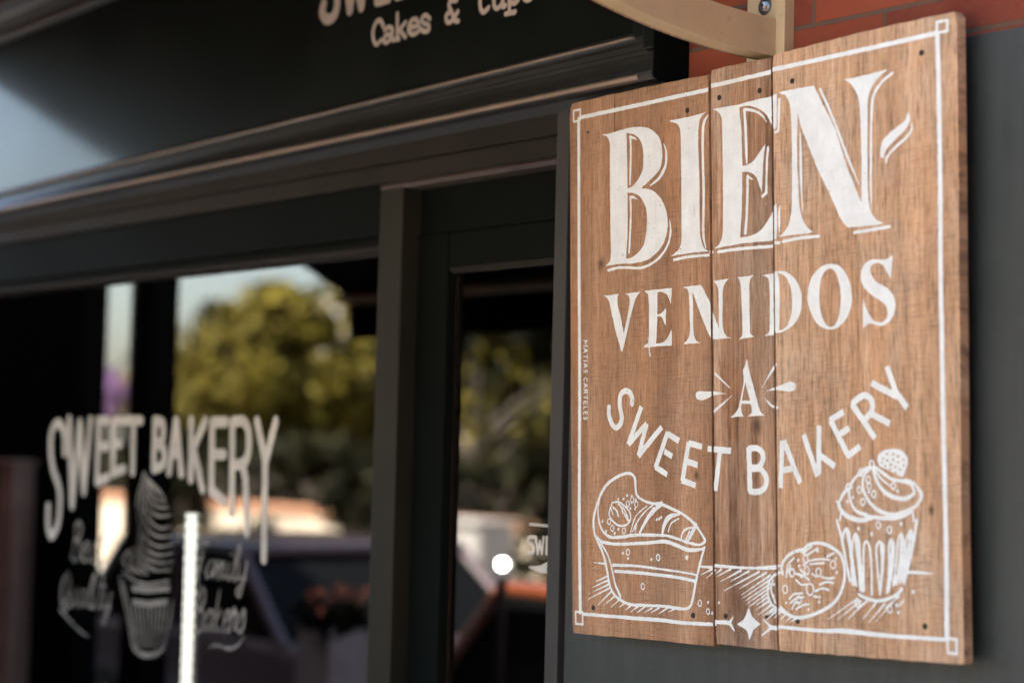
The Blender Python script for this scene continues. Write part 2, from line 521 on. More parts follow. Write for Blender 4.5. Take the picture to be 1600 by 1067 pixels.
M['nail'] = simple('dark_screw', (.025, .02, .017), 0.5, 0.4, 300, metal=0.4)

def glass_material(name, r0=0.23, tint=(.42, .43, .42)):
    m, n, b = nt_new(name)
    n.nodes.remove(b)
    out = [x for x in n.nodes if x.type == 'OUTPUT_MATERIAL'][0]
    tr = n.nodes.new('ShaderNodeBsdfTransparent'); tr.inputs[0].default_value = (*tint, 1)
    gl = n.nodes.new('ShaderNodeBsdfGlossy'); gl.inputs['Roughness'].default_value = 0.0
    gl.inputs['Color'].default_value = (1, 0.99, 0.97, 1)
    lw = n.nodes.new('ShaderNodeLayerWeight'); lw.inputs['Blend'].default_value = 0.5
    f = math_(n, 'ADD', math_(n, 'MULTIPLY', math_(n, 'POWER', lw.outputs['Facing'], 5.0), 1 - r0), r0)
    mx = n.nodes.new('ShaderNodeMixShader')
    n.links.new(f, mx.inputs[0]); n.links.new(tr.outputs[0], mx.inputs[1]); n.links.new(gl.outputs[0], mx.inputs[2])
    n.links.new(mx.outputs[0], out.inputs[0])
    return m
M['glass'] = glass_material('reflective_shop_glass')

def emit(name, col, s):
    m, n, b = nt_new(name)
    b.inputs['Base Color'].default_value = (*col, 1)
    b.inputs['Emission Color'].default_value = (*col, 1)
    b.inputs['Emission Strength'].default_value = s
    return m

M['decal_thin'] = vinyl('thin_cream_vinyl', (.40, .36, .31), 0.46)
M['mould'] = dark_paint('gloss_moulding_paint', (.022, .021, .017), 0.45, 0.55, 0.4, 0.34, 0.2)
M['fascia'] = dark_paint('satin_fascia_paint', (.0075, .0092, .0068), 0.4, 1.0, 0.1, 0.13, 0.0)
M['mullion'] = dark_paint('mullion_paint', (.0185, .0168, .0112), 0.55, 0.0, 0.12, wears=0.15)
M['lip'] = dark_paint('brown_lip_paint', (.07, .05, .037), 0.45, 0.3)  # paler brown than the frieze board
M['bead'] = dark_paint('bead_highlight_paint', (.19, .128, .085), 0.4, 0.3, 0.4, 0.3, 0.2)  # highlight along the moulding beads, put into a paler brown colour
PAINT = {
'headline_lettering': 'p-3680,4230* -3513,4218 -3330,4223 -3089,4235 -2889,4236 -2692,4220 -2496,4184 -2322,4115 -2168,4006 -2074,3875 -2033,3726 -2026,3595 -2048,3455 -2106,3359 -2213,3283 -2348,3209 -2484,3142 -2602,3088* -2427,3052 -2273,2997 -2120,2881 -2025,2778 -1960,2667 -1913,2532 -1896,2388 -1906,2261 -1949,2124 -2013,2015 -2128,1911 -2243,1845 -2397,1783 -2592,1750 -2807,1745 -3004,1758 -3203,1771 -3404,1775 -3602,1770* -3515,1815 -3460,1876 -3437,1966 -3438,2113 -3446,2246 -3451,2433 -3455,2700 -3458,3012 -3460,3369 -3459,3636 -3457,3904 -3469,4053 -3503,4126 -3564,4178 -3656,4213*|-2999,4157* -2890,4130 -2752,4074 -2635,3984 -2567,3869 -2539,3733 -2536,3588 -2544,3458 -2600,3347 -2699,3242 -2837,3155 -2976,3130* -2971,3238 -2974,3437 -2976,3650 -2987,3837 -2986,3996|-2976,3047* -2838,3036 -2739,2997 -2642,2946 -2545,2842 -2478,2729 -2446,2595 -2447,2452 -2461,2284 -2501,2145 -2541,2051 -2629,1963 -2766,1892 -2904,1853 -3023,1849* -2985,2184 -2976,2380 -2969,2643 -2973,2951;s-2890,4068,50* -2876,3887,50 -2883,3623,50 -2895,3360,50 -2904,3196,35;s-2890,4059,60* -2792,4034,40 -2684,3967,10;s-2897,2971,50* -2883,2765,50 -2890,2502,50 -2912,2215,50 -2933,1952,40;s-2897,2962,60* -2799,2946,40 -2691,2893,10;s-1988,3811,10 -1932,3686,40 -1920,3554,50 -1944,3415,60 -2021,3296,70 -2137,3194,60 -2349,3105,20;s-1848,2434,10 -1825,2329,40 -1822,2187,50 -1861,2050,50 -1938,1930,50 -2052,1826,50 -2206,1738,50 -2398,1673,50 -2631,1643,50 -2906,1676,50 -3203,1705,50 -3384,1696,55 -3515,1684,55;p-1825,4201* -1655,4198 -1375,4193 -1190,4192 -1006,4202 -870,4213* -970,4168 -1035,4114 -1067,4017 -1086,3893 -1094,3665 -1084,3409 -1072,3153 -1065,2940 -1070,2645 -1069,2392 -1064,2139 -1047,2011 -1012,1906 -950,1818 -851,1763* -1032,1770 -1214,1776 -1491,1778 -1677,1778 -1823,1771* -1676,1836 -1582,1903 -1544,2001 -1533,2191 -1535,2574 -1535,3001 -1535,3343 -1537,3600 -1542,3858 -1554,4002 -1600,4086 -1674,4136 -1787,4169*;s-843,4142,30 -907,4082,50 -954,4000,60 -973,3863,60 -979,3648,60 -976,3267,60 -965,2927,60 -973,2507,60 -982,2193,60 -971,2002,50 -922,1827,20;s-1734,1701,50 -1491,1715,50 -1215,1715,50 -852,1695,50;s-806,1746,50 -752,1735,50;p-729,4228* -553,4227 -360,4221 -112,4210 115,4218 396,4222 696,4223 828,4252* 825,4056 820,3674* 756,3644* 720,3715 684,3767 631,3862 558,3953 467,4021 338,4088 208,4136 77,4161 -65,4153* -54,4023 -26,3789 -11,3517 -6,3302 -2,3133* 101,3139 233,3174 345,3252 458,3356 555,3442* 522,3307 501,3177 487,3066 479,2914 465,2784 457,2639* 403,2739 358,2851 304,2925 211,2984 100,3021 -13,3034* -12,2846 -19,2579 -32,2312 -53,2114 -74,1916* 104,1917 272,1938 421,1994 532,2074 625,2169 690,2254 737,2353 801,2405* 806,2083 787,1803* 674,1782 363,1796 -10,1809 -389,1802 -581,1795 -717,1789* -600,1851 -532,1925 -502,2016 -490,2231 -483,2772 -483,3314 -486,3723 -494,3997 -526,4097 -593,4169 -690,4208*;s57,4093,60* 81,3773,60 95,3368,60 101,3166,30;s57,4097,60* 207,4069,50 392,3993,40 502,3909,30 584,3803,15;s117,2949,60* 114,2696,60 90,2298,60 54,1982,65;s117,2943,50* 229,2881,30;s614,3367,50 584,3165,50 571,2902,50 558,2626,50;s563,2606,55 474,2560,55;s885,4139,50 871,3851,50 859,3615,50* 782,3600,50;s878,2349,20 853,2208,50 856,2051,50 857,1913,20;s-611,1728,55 -200,1728,55 176,1716,55 691,1688,55;s737,1743,55 846,1728,55;p878,4262* 1067,4262 1353,4252 1679,4240* 1928,3798 2133,3449 2379,2807 2532,2486 2680,2168* 2684,2404 2691,2764 2692,3178 2684,3490 2668,3742 2630,3920 2571,4023 2480,4133 2398,4194 2315,4232* 2564,4220 2871,4222 3274,4229* 3133,4161 2990,4062 2897,3953 2853,3821 2839,3621 2827,3158 2823,2746 2819,2541 2825,2309 2842,2153 2880,2010 2948,1910 3047,1837 3136,1812* 3086,1784 2724,1797 2386,1812* 2284,1909 2193,2037 2071,2274 1824,2699 1710,2898 1607,3126 1460,3423 1355,3664 1300,3898* 1297,3705 1285,3385 1285,2956 1297,2742 1304,2501 1323,2291 1364,2126 1448,1973 1554,1866 1639,1822* 1467,1815 1141,1827 831,1826* 965,1899 1055,1986 1112,2124 1143,2280 1157,2600 1163,2973 1165,3403 1159,3726 1140,3972 1098,4092 1022,4186 889,4243*;s1817,4158,50 1972,3870,50 2155,3493,50 2366,3018,50 2496,2755,40 2638,2469,15;s1354,3568,10 1363,3213,50 1365,2893,50 1371,2572,40 1399,2170,20;s3362,4152,50 3171,4062,50 3028,3947,50 2955,3820,50 2924,3608,50 2901,3147,50 2894,2736,50 2882,2456,40 2890,2024,15;s941,1741,55 1314,1757,55 1745,1742,55;s2522,1716,55 2884,1721,55 3264,1729,55;p3688,3479* 3710,3377 3658,3263 3549,3174 3410,3088 3269,3001 3188,2921 3157,2834* 3107,2848 3093,2935 3111,3040 3173,3138 3314,3224 3493,3304 3612,3362 3656,3431 3663,3483*;s3747,3295,20 3735,3191,40 3626,3086,50 3447,2991,50 3307,2904,45 3226,2824,50 3211,2749,35',
'second_line_lettering': 'p-3649,1231* -3451,1224 -3208,1222* -3256,1186 -3267,1101 -3246,1000 -3192,853 -3129,635 -3091,490* -3043,642 -2988,809 -2945,947 -2923,1059 -2933,1130 -2954,1175 -3050,1211* -2847,1215 -2614,1216* -2699,1167 -2763,1102 -2806,1021 -2871,870 -2957,636 -3034,415 -3088,277 -3127,166* -3164,171* -3217,314 -3281,461 -3345,636 -3410,841 -3463,1017 -3506,1121 -3572,1192;p-2540,1217* -2383,1221 -2072,1211 -1790,1207* -1807,1077 -1825,929* -1869,1013 -1929,1101 -2011,1143 -2093,1164 -2176,1164* -2177,983 -2183,767* -2096,781 -2034,804 -1948,867* -1957,729 -1965,556* -2015,636 -2056,702 -2117,734 -2179,732* -2191,566 -2203,386 -2224,251* -2101,254 -1998,274 -1916,338 -1864,403 -1812,483* -1798,330 -1805,186* -2080,200 -2349,200 -2569,203* -2495,252 -2411,274* -2405,511 -2403,791 -2406,1002 -2415,1115 -2446,1166;s-2447,514,8 -2431,373,15 -2401,162,22 -2382,49,30;p-1519,1195* -1329,1199 -1052,1195* -1013,1150 -936,1035 -840,891 -783,751 -688,569 -604,387* -607,603 -608,872 -621,1062 -653,1159 -739,1234* -546,1237 -345,1238* -431,1193 -480,1130 -506,998 -516,797 -524,596 -517,435 -480,325 -404,253 -291,218* -500,222 -750,230* -847,297 -942,466 -1077,707 -1193,948 -1270,1118* -1254,789 -1247,447 -1229,310 -1170,231 -1073,184* -1300,192 -1519,190* -1418,255 -1348,345 -1337,454 -1343,796 -1351,1002 -1370,1113 -1420,1166;p-155,1248* 24,1242 248,1243* 182,1210 144,1140 133,1009 138,678 143,347 160,253 261,200* 48,195 -149,179* -64,229 -41,294 -41,559 -53,826 -72,1093 -99,1196;p452,1225* 595,1227 705,1230* 726,1263* 888,1256 1053,1203 1195,1103 1295,960 1349,792 1341,615 1287,470 1184,359 1039,281 873,236 711,229* 696,200* 581,201 454,195* 560,232 603,282* 611,583 616,885 604,1082 573,1168|809,1226* 908,1197 1011,1120 1081,1009 1120,871 1132,706 1115,543 1072,427 1020,342 936,288 822,266* 836,490 850,789 843,1015 821,1168;p2040,1259 2177,1217 2311,1102 2405,934 2449,742 2436,555 2356,388 2238,281 2100,211 1963,202 1806,240 1668,338 1551,509 1489,676 1485,810 1518,970 1601,1110 1742,1215 1882,1260|2000,1187 2097,1122 2163,985 2205,806 2205,632 2173,431 2122,319 2042,252 1954,251 1866,309 1789,446 1748,611 1746,817 1779,1020 1840,1117 1921,1180;p3321,1276* 3295,1108 3264,909* 3201,1003 3128,1110 3055,1167 2961,1183 2876,1156 2846,1080 2873,991 2956,898 3104,813 3232,731 3322,624 3356,480 3317,342 3222,236 3091,182 2980,190 2849,235 2754,214 2678,169* 2673,421 2690,627* 2741,501 2814,381 2888,290 2981,247 3093,246 3168,297 3197,379 3171,466 3099,543 2988,610 2858,692 2727,804 2657,911 2646,1027 2677,1139 2773,1216 2906,1246 3037,1233 3149,1215 3224,1236',
'ray_letter': 'p49,-176* 78,-178* 90,-275 133,-406 203,-602 290,-848 333,-978 394,-1082 491,-1130* 286,-1126 70,-1133* 143,-1085 170,-1047 165,-996 145,-919* -73,-909* -88,-986 -75,-1051 -21,-1130* -185,-1123 -332,-1128* -240,-1070 -165,-995 -109,-856 -52,-679 -13,-501 -38,-345* 27,-259|19,-541* 66,-685 131,-864* -63,-858* -25,-706;s-705,-371,55 -603,-444,40 -327,-646,8;p-1203,-722 -1174,-664 -1059,-646 -926,-663 -774,-664 -624,-690 -429,-722* -625,-727 -775,-738 -908,-782 -1041,-809 -1156,-784;s-731,-1005,55 -552,-902,40 -306,-761,8;s750,-288,30 688,-354,55 580,-469,35 414,-661,8;p488,-724* 718,-668 912,-625 1068,-593 1172,-625 1196,-683 1153,-737 1049,-757 875,-734 718,-716;s460,-831,8 644,-978,45 775,-1011,45',
'arched_lettering': 'b-2873,-808,105 -2866,-689,105 -2943,-579,105 -3068,-552,105 -3178,-613,105 -3210,-757,105 -3180,-923,105 -3149,-1048,105 -3213,-1159,105 -3323,-1201,105 -3434,-1121,105 -3509,-952,105 -3502,-802,105;b-2615,-848,105* -2977,-1516,105*;b-2977,-1516,105* -2476,-1158,105*;b-2476,-1158,105* -2704,-1727,105*;b-2704,-1727,105* -2078,-1233,105*;b-1921,-1324,105* -2252,-1949,105*;b-1939,-1350,105* -1631,-1493,105*;b-2016,-1663,105* -1815,-1757,105*;b-2264,-1925,105* -1942,-2078,105*;b-1386,-1520,105* -1555,-2189,105*;b-1398,-1533,105* -1053,-1609,105*;b-1450,-1849,105* -1162,-1921,105*;b-1575,-2175,105* -1215,-2272,105*;b-908,-1644,105* -335,-1694,105*;b-607,-1672,105* -727,-2369,105*;b91,-1638,115* 110,-2393,115*;b90,-1670,105 251,-1663,105 379,-1711,105 428,-1814,105 392,-1915,105 311,-1982,105 118,-1995,105;b166,-2008,105 343,-2011,105 437,-2074,105 499,-2177,105 466,-2312,105 353,-2378,105 241,-2394,105 100,-2382,105;b873,-1558,105* 824,-2338,105*;b908,-1559,105* 1267,-2259,105*;b878,-2048,105* 1095,-2016,105*;b1356,-1472,105* 1655,-2160,105*;b1702,-1337,105* 1682,-2122,105*;b1707,-1811,105* 2037,-2000,105*;b1951,-1258,105* 2341,-1856,105*;b1933,-1266,105* 2239,-1137,105*;b2152,-1488,105* 2356,-1396,105*;b2309,-1848,105* 2585,-1692,105*;b2417,-1017,105* 2900,-1579,105*;b2763,-1162,105* 3207,-1360,105*;b2836,-704,105* 3367,-946,105*;b3162,-464,105* 3333,-865,105* 3559,-1126,105*;b2421,-1025,105 2588,-920,105 2708,-898,105 2826,-966,105 2852,-1093,105 2810,-1181,105 2689,-1276,105',
'border_line': 's-4353,4629,80 -4351,2036,80 -4340,-360,80 -4357,-2729,80 -4335,-4559,80;b-4287,4643,75 -2623,4618,75 -828,4592,75;b-795,4642,75 700,4637,75;b726,4670,75 2503,4642,75 4300,4620,75;s-4503,4805,38* -4305,4798,38* -4306,4591,38* -4503,4597,38* -4503,4805,38*;s4278,4794,45* 4486,4784,45* 4482,4615,45* 4275,4624,45* 4278,4794,45*;s-4473,-4553,38* -4266,-4557,38* -4263,-4778,38* -4465,-4775,38* -4473,-4553,38*;s4280,-4623,45* 4451,-4629,45* 4452,-4842,45* 4282,-4832,45* 4280,-4623,45*;s4286,4582,90 4291,4240,90 4294,2654,90 4267,869,90 4270,122,90 4271,-1748,90 4283,-3206,90 4268,-4614,90;s-4238,-4589,60 -3492,-4597,60 -2661,-4610,70 -2123,-4613,70 -1546,-4635,60 -757,-4629,60;s-772,-4585,70* -410,-4587,70*;s-410,-4587,60* -320,-4481,20*;s-410,-4587,60* -288,-4718,20*;p56,-4311* 127,-4453 330,-4579* 172,-4670 64,-4850* -6,-4695 -238,-4604* -67,-4512;s585,-4619,70* 716,-4629,70*;s585,-4619,60* 398,-4503,20*;s585,-4619,60* 347,-4763,20*;s737,-4602,60 1663,-4623,60 2222,-4605,80 3032,-4635,70 4250,-4642,60',
'signature': 's-4218,438,19* -4115,431,19* -4187,386,19* -4115,331,19* -4219,337,19*;s-4219,295,19* -4115,250,19* -4219,220,19*;s-4183,277,19* -4183,232,19*;s-4219,145,19* -4116,139,19*;s-4116,171,19* -4116,107,19*;s-4220,64,19* -4116,58,19*;s-4220,14,19* -4116,-29,19* -4220,-61,19*;s-4184,-3,19* -4184,-48,19*;s-4127,-158,19* -4117,-134,19* -4137,-113,19* -4163,-122,19* -4174,-145,19* -4200,-149,19* -4220,-128,19* -4210,-104,19*;s-4133,-316,19* -4117,-284,19* -4169,-248,19* -4221,-278,19* -4205,-312,19*;s-4221,-354,19* -4118,-396,19* -4221,-429,19*;s-4185,-371,19* -4185,-416,19*;s-4222,-471,19* -4118,-476,19* -4123,-529,19* -4165,-527,19* -4170,-474,19*;s-4170,-494,19* -4222,-537,19*;s-4222,-613,19* -4118,-618,19*;s-4118,-585,19* -4119,-651,19*;s-4222,-746,19* -4222,-688,19* -4119,-693,19* -4119,-750,19*;s-4170,-691,19* -4171,-737,19*;s-4119,-793,19* -4223,-788,19* -4223,-837,19*;s-4223,-931,19* -4223,-880,19* -4119,-884,19* -4120,-935,19*;s-4171,-882,19* -4171,-923,19*;s-4130,-1026,19* -4120,-1002,19* -4140,-982,19* -4166,-990,19* -4177,-1014,19* -4203,-1018,19* -4223,-998,19* -4213,-974,19*',
'cake_drawing': 's-3914,-3151,46 -3953,-2891,58 -3854,-2594,58 -3652,-2298,58 -3395,-2135,58 -3085,-2040,58 -2891,-2050,58 -2797,-2143,58 -2782,-2307,58 -2744,-2434,46 -2537,-2533,46 -2321,-2574,46 -2133,-2582,58 -1842,-2665,58 -1554,-2761,46 -1271,-2919,58 -1119,-3058,46 -993,-3214,58 -1121,-3285,46 -1326,-3270,46 -1636,-3203,46 -1951,-3142,46 -2379,-3131,58 -2815,-3135,58 -3204,-3175,58 -3485,-3177,58 -3684,-3076,46 -3780,-2928,46 -3825,-2705,35 -3767,-2483,23;s-3914,-3151,46 -3713,-3261,58 -3317,-3300,58 -2816,-3287,58 -2380,-3264,58 -2005,-3242,70 -1690,-3309,70 -1379,-3383,70 -1035,-3357,46;s-3885,-3188,52 -3686,-3482,52 -3573,-3774,52 -3490,-4066,52 -3322,-4244,52 -2988,-4360,52 -2605,-4371,52 -2174,-4367,52 -1962,-4370,52 -1544,-4397,52 -1388,-4356,52 -1310,-4214,52 -1230,-3932,52 -1125,-3616,52 -1010,-3336,52;s-3770,-3261,35 -3544,-3516,35 -3421,-3808,35 -3349,-4025,46 -3210,-4222,58;s-3403,-3679,58 -2764,-3684,41 -2116,-3725,41 -1642,-3760,35 -1229,-3800,35;s-3347,-3788,58 -2765,-3800,58 -2117,-3831,58 -1695,-3857,58 -1271,-3906,58;s-3945,-3642,12 -3630,-3658,41;s-2294,-2581,26 -2539,-2725,26 -2731,-2888,26 -2870,-3070,26;s-2484,-2617,23 -2758,-2779,23 -2858,-2925,23 -2925,-3089,23;s-2106,-2582,93 -2322,-2707,93 -2513,-2887,70 -2678,-3087,46;s-2759,-2942,23 -2804,-3070,23;s-1632,-2761,35 -1896,-2814,93 -2029,-2957,81 -2084,-3118,46;s-1659,-2842,29 -1844,-2921,29 -1924,-3064,29;s-1272,-2989,35 -1479,-3025,35 -1584,-3132,35 -1584,-3220,35;s-1220,-2954,81 -1324,-3095,70 -1455,-3254,58;s-1375,-3060,35 -1480,-3201,35;s-3425,-2559,35 -3511,-2743,35 -3455,-2853,35 -3259,-2963,35 -3035,-2954,35 -2924,-2852,35 -2950,-2725,35 -3089,-2615,35 -3256,-2541,35 -3425,-2559,35;s-3398,-2640,41 -3302,-2706,41 -3258,-2798,41;s-3256,-2578,41 -3173,-2640,41 -3134,-2735,41;s-3133,-2633,35 -3006,-2798,35;s-3454,-2669,29 -3398,-2779,29;s-3090,-2761,46 -2968,-2889,46;s-3467,-2898,22 -3480,-2861,22 -3512,-2846,22 -3544,-2861,22 -3557,-2898,22 -3544,-2935,22 -3512,-2950,22 -3480,-2935,22 -3467,-2898,22;s-3383,-3019,22 -3396,-2982,22 -3428,-2967,22 -3460,-2982,22 -3473,-3019,22 -3460,-3056,22 -3428,-3071,22 -3396,-3056,22 -3383,-3019,22;s-2949,-2579,22 -2962,-2542,22 -2994,-2527,22 -3026,-2542,22 -3039,-2579,22 -3026,-2616,22 -2994,-2631,22 -2962,-2616,22 -2949,-2579,22;s-2722,-2587,22 -2735,-2550,22 -2767,-2535,22 -2799,-2550,22 -2812,-2587,22 -2799,-2624,22 -2767,-2639,22 -2735,-2624,22 -2722,-2587,22;s-3063,-3061,22 -3076,-3024,22 -3108,-3009,22 -3140,-3024,22 -3153,-3061,22 -3140,-3098,22 -3108,-3113,22 -3076,-3098,22 -3063,-3061,22;s-2832,-2506,22 -2845,-2469,22 -2877,-2454,22 -2909,-2469,22 -2922,-2506,22 -2909,-2543,22 -2877,-2558,22 -2845,-2543,22 -2832,-2506,22;s-2954,-3442,22 -2967,-3405,22 -2999,-3390,22 -3031,-3405,22 -3044,-3442,22 -3031,-3479,22 -2999,-3494,22 -2967,-3479,22 -2954,-3442,22;s-2149,-3523,22 -2162,-3486,22 -2194,-3471,22 -2226,-3486,22 -2239,-3523,22 -2226,-3560,22 -2194,-3575,22 -2162,-3560,22 -2149,-3523,22;s-2557,-4041,22 -2570,-4004,22 -2602,-3989,22 -2634,-4004,22 -2647,-4041,22 -2634,-4078,22 -2602,-4093,22 -2570,-4078,22 -2557,-4041,22;s-1087,-4284,22 -1100,-4247,22 -1132,-4232,22 -1164,-4247,22 -1177,-4284,22 -1164,-4321,22 -1132,-4336,22 -1100,-4321,22 -1087,-4284,22;s-890,-4416,22 -902,-4383,22 -930,-4370,22 -958,-4383,22 -970,-4416,22 -958,-4448,22 -930,-4462,22 -902,-4449,22 -890,-4416,22;s-3700,-2898,50* -3692,-2888,40*;s-3598,-3075,50* -3590,-3065,40*;s-3256,-2493,50* -3248,-2483,40*;s-3116,-2494,50* -3108,-2484,40*;s-3015,-2432,50* -3007,-2422,40*;s-2893,-2444,50* -2885,-2434,40*;s-2783,-2507,50* -2775,-2497,40*;s-2801,-2670,50* -2793,-2660,40*;s-2933,-2663,50* -2925,-2653,40*;s-3361,-3110,50* -3353,-3100,40*;s-3259,-3036,50* -3251,-3026,40*;s-2226,-2858,50* -2218,-2848,40*;s-2108,-2822,50* -2100,-2812,40*;s-3138,-3462,50* -3130,-3452,40*;s-2994,-3555,50* -2986,-3545,40*;s-2372,-3562,50* -2364,-3552,40*;s-929,-4264,50* -921,-4254,40*;s-663,-4261,50* -655,-4251,40*;s-830,-4446,50* -822,-4436,40*;s-2162,-2850,50* -2154,-2840,40*;s-1452,-3510,80* -1444,-3500,64*;s-3574,-3885,37 -3946,-4005,9;s-3557,-3958,37 -4033,-4111,9;s-3535,-4030,37 -4091,-4213,9;s-3518,-4096,37 -4109,-4313,9;s-3462,-4157,37 -3833,-4407,9;s-3350,-4226,37 -3662,-4401,9;s-3210,-4276,37 -3463,-4431,9;s-3071,-4337,37 -3267,-4442,9;s-2906,-4375,37 -3072,-4471,9;s-2741,-4398,37 -2934,-4502,9;s-2551,-4398,37 -2769,-4507,9;s-2362,-4409,37 -2579,-4499,9;s-2174,-4402,37 -2389,-4492,9;s-1962,-4395,37 -2202,-4510,9;s-1752,-4397,37 -1936,-4464,9',
'table_drawing': 's-1125,-3658,46 -796,-3669,46;s-781,-3634,58 -324,-3652,46 161,-3659,46 730,-3654,35;s209,-3651,29 512,-3630,35 850,-3602,41;s-822,-3697,41 -1127,-3808,9;s-747,-3713,41 -965,-3856,9;s-597,-3692,41 -763,-3789,9;s-374,-3687,41 -713,-3822,9;s-129,-3706,41 -614,-3899,9;s64,-3712,41 -377,-3893,9;s304,-3717,41 -576,-4070,9;s470,-3726,41 -158,-4006,9;s564,-3768,41 -145,-4125,9;s587,-3827,41 -111,-4174,9;s562,-3908,41 -39,-4213,9;s538,-3979,41 -15,-4266,9;s499,-4061,41 57,-4304,9;s498,-4128,41 225,-4271,9;s520,-4194,41 176,-4367,9;s567,-4259,41 270,-4431,9;s627,-4310,41 365,-4461,9;s682,-4355,41 459,-4507,9',
'cookie_drawing': 's848,-3736,58 835,-3596,58 960,-3452,58 1157,-3362,58 1312,-3335,58 1448,-3253,58 1686,-3226,58 1921,-3282,58 2128,-3399,58 2204,-3568,58 2214,-3773,58 2141,-3979,58 1999,-4154,58 1810,-4264,58 1573,-4358,58 1285,-4429,58 1092,-4429,58 946,-4383,58 800,-4290,58;s970,-4399,46 701,-4304,46 554,-4203,46 506,-4028,46 559,-3849,46 710,-3739,46 858,-3708,46;s619,-3848,35 581,-4008,35 678,-4217,35;s1311,-3394,37 1504,-3287,37;s1421,-3417,37 1637,-3310,37;s1116,-3467,37 968,-3593,37 931,-3787,37;s1031,-3592,37 981,-3698,37;s1443,-3514,37 1682,-3482,37 1894,-3489,37;s1466,-3566,37 1775,-3542,37;s1848,-3438,37 1989,-3384,37;s1724,-3768,37 1865,-3788,37 1996,-3771,37;s1675,-3889,37 1817,-3844,37 1967,-3854,37;s1579,-3996,37 1721,-3950,37 1862,-3967,37;s1151,-3729,37 1319,-3760,37 1438,-3820,37;s1149,-3827,37 1269,-3901,37 1389,-3890,37;s999,-4136,37 1097,-4063,37 1291,-4039,37;s1022,-4205,37 1145,-4131,37 1314,-4101,37;s1055,-4298,37 1119,-4202,37 1216,-4181,37;s1142,-4305,37 1264,-4242,37 1432,-4208,37;s1553,-4083,37 1672,-4090,37;s1322,-3586,37 1419,-3532,37;s1512,-3721,37 1606,-3770,37;s1249,-3657,37 1344,-3725,37;s1427,-3480,28 1411,-3435,28 1372,-3417,28 1333,-3435,28 1317,-3480,28 1333,-3525,28 1372,-3543,28 1411,-3525,28 1427,-3480,28;s1119,-3714,28 1103,-3669,28 1064,-3651,28 1025,-3669,28 1009,-3714,28 1025,-3759,28 1064,-3777,28 1103,-3759,28 1119,-3714,28;s1710,-3690,28 1694,-3645,28 1655,-3627,28 1616,-3645,28 1600,-3690,28 1616,-3735,28 1655,-3753,28 1694,-3735,28 1710,-3690,28;s2027,-3563,28 2011,-3518,28 1972,-3500,28 1933,-3518,28 1917,-3563,28 1933,-3608,28 1972,-3626,28 2011,-3608,28 2027,-3563,28;s958,-3988,28 942,-3943,28 903,-3925,28 864,-3943,28 848,-3988,28 864,-4033,28 903,-4051,28 942,-4033,28 958,-3988,28;s1448,-3671,28 1432,-3626,28 1393,-3608,28 1354,-3626,28 1338,-3671,28 1354,-3716,28 1393,-3734,28 1432,-3716,28 1448,-3671,28;s1262,-4153,28 1246,-4108,28 1207,-4090,28 1168,-4108,28 1152,-4153,28 1168,-4198,28 1207,-4216,28 1246,-4198,28 1262,-4153,28;s1540,-3972,30 1517,-3907,30 1460,-3880,30 1403,-3907,30 1380,-3972,30 1403,-4037,30 1460,-4064,30 1516,-4037,30 1540,-3972,30;s1637,-3355,50* 1645,-3345,40*;s1203,-3511,50* 1211,-3501,40*;s1225,-3605,50* 1233,-3595,40*;s2044,-3691,50* 2052,-3681,40*;s2034,-3469,50* 2042,-3459,40*;s924,-4208,50* 932,-4198,40*;s647,-3918,50* 655,-3908,40*;s630,-4113,50* 638,-4103,40*;s1421,-4295,50* 1429,-4285,40*;s1656,-4166,50* 1664,-4156,40*;s1271,-3779,50* 1279,-3769,40*;s701,-4304,35 476,-4426,9;s799,-4353,35 649,-4465,9;s897,-4402,35 788,-4484,9;s1018,-4439,35 895,-4514,9;s1140,-4455,35 1017,-4509,9',
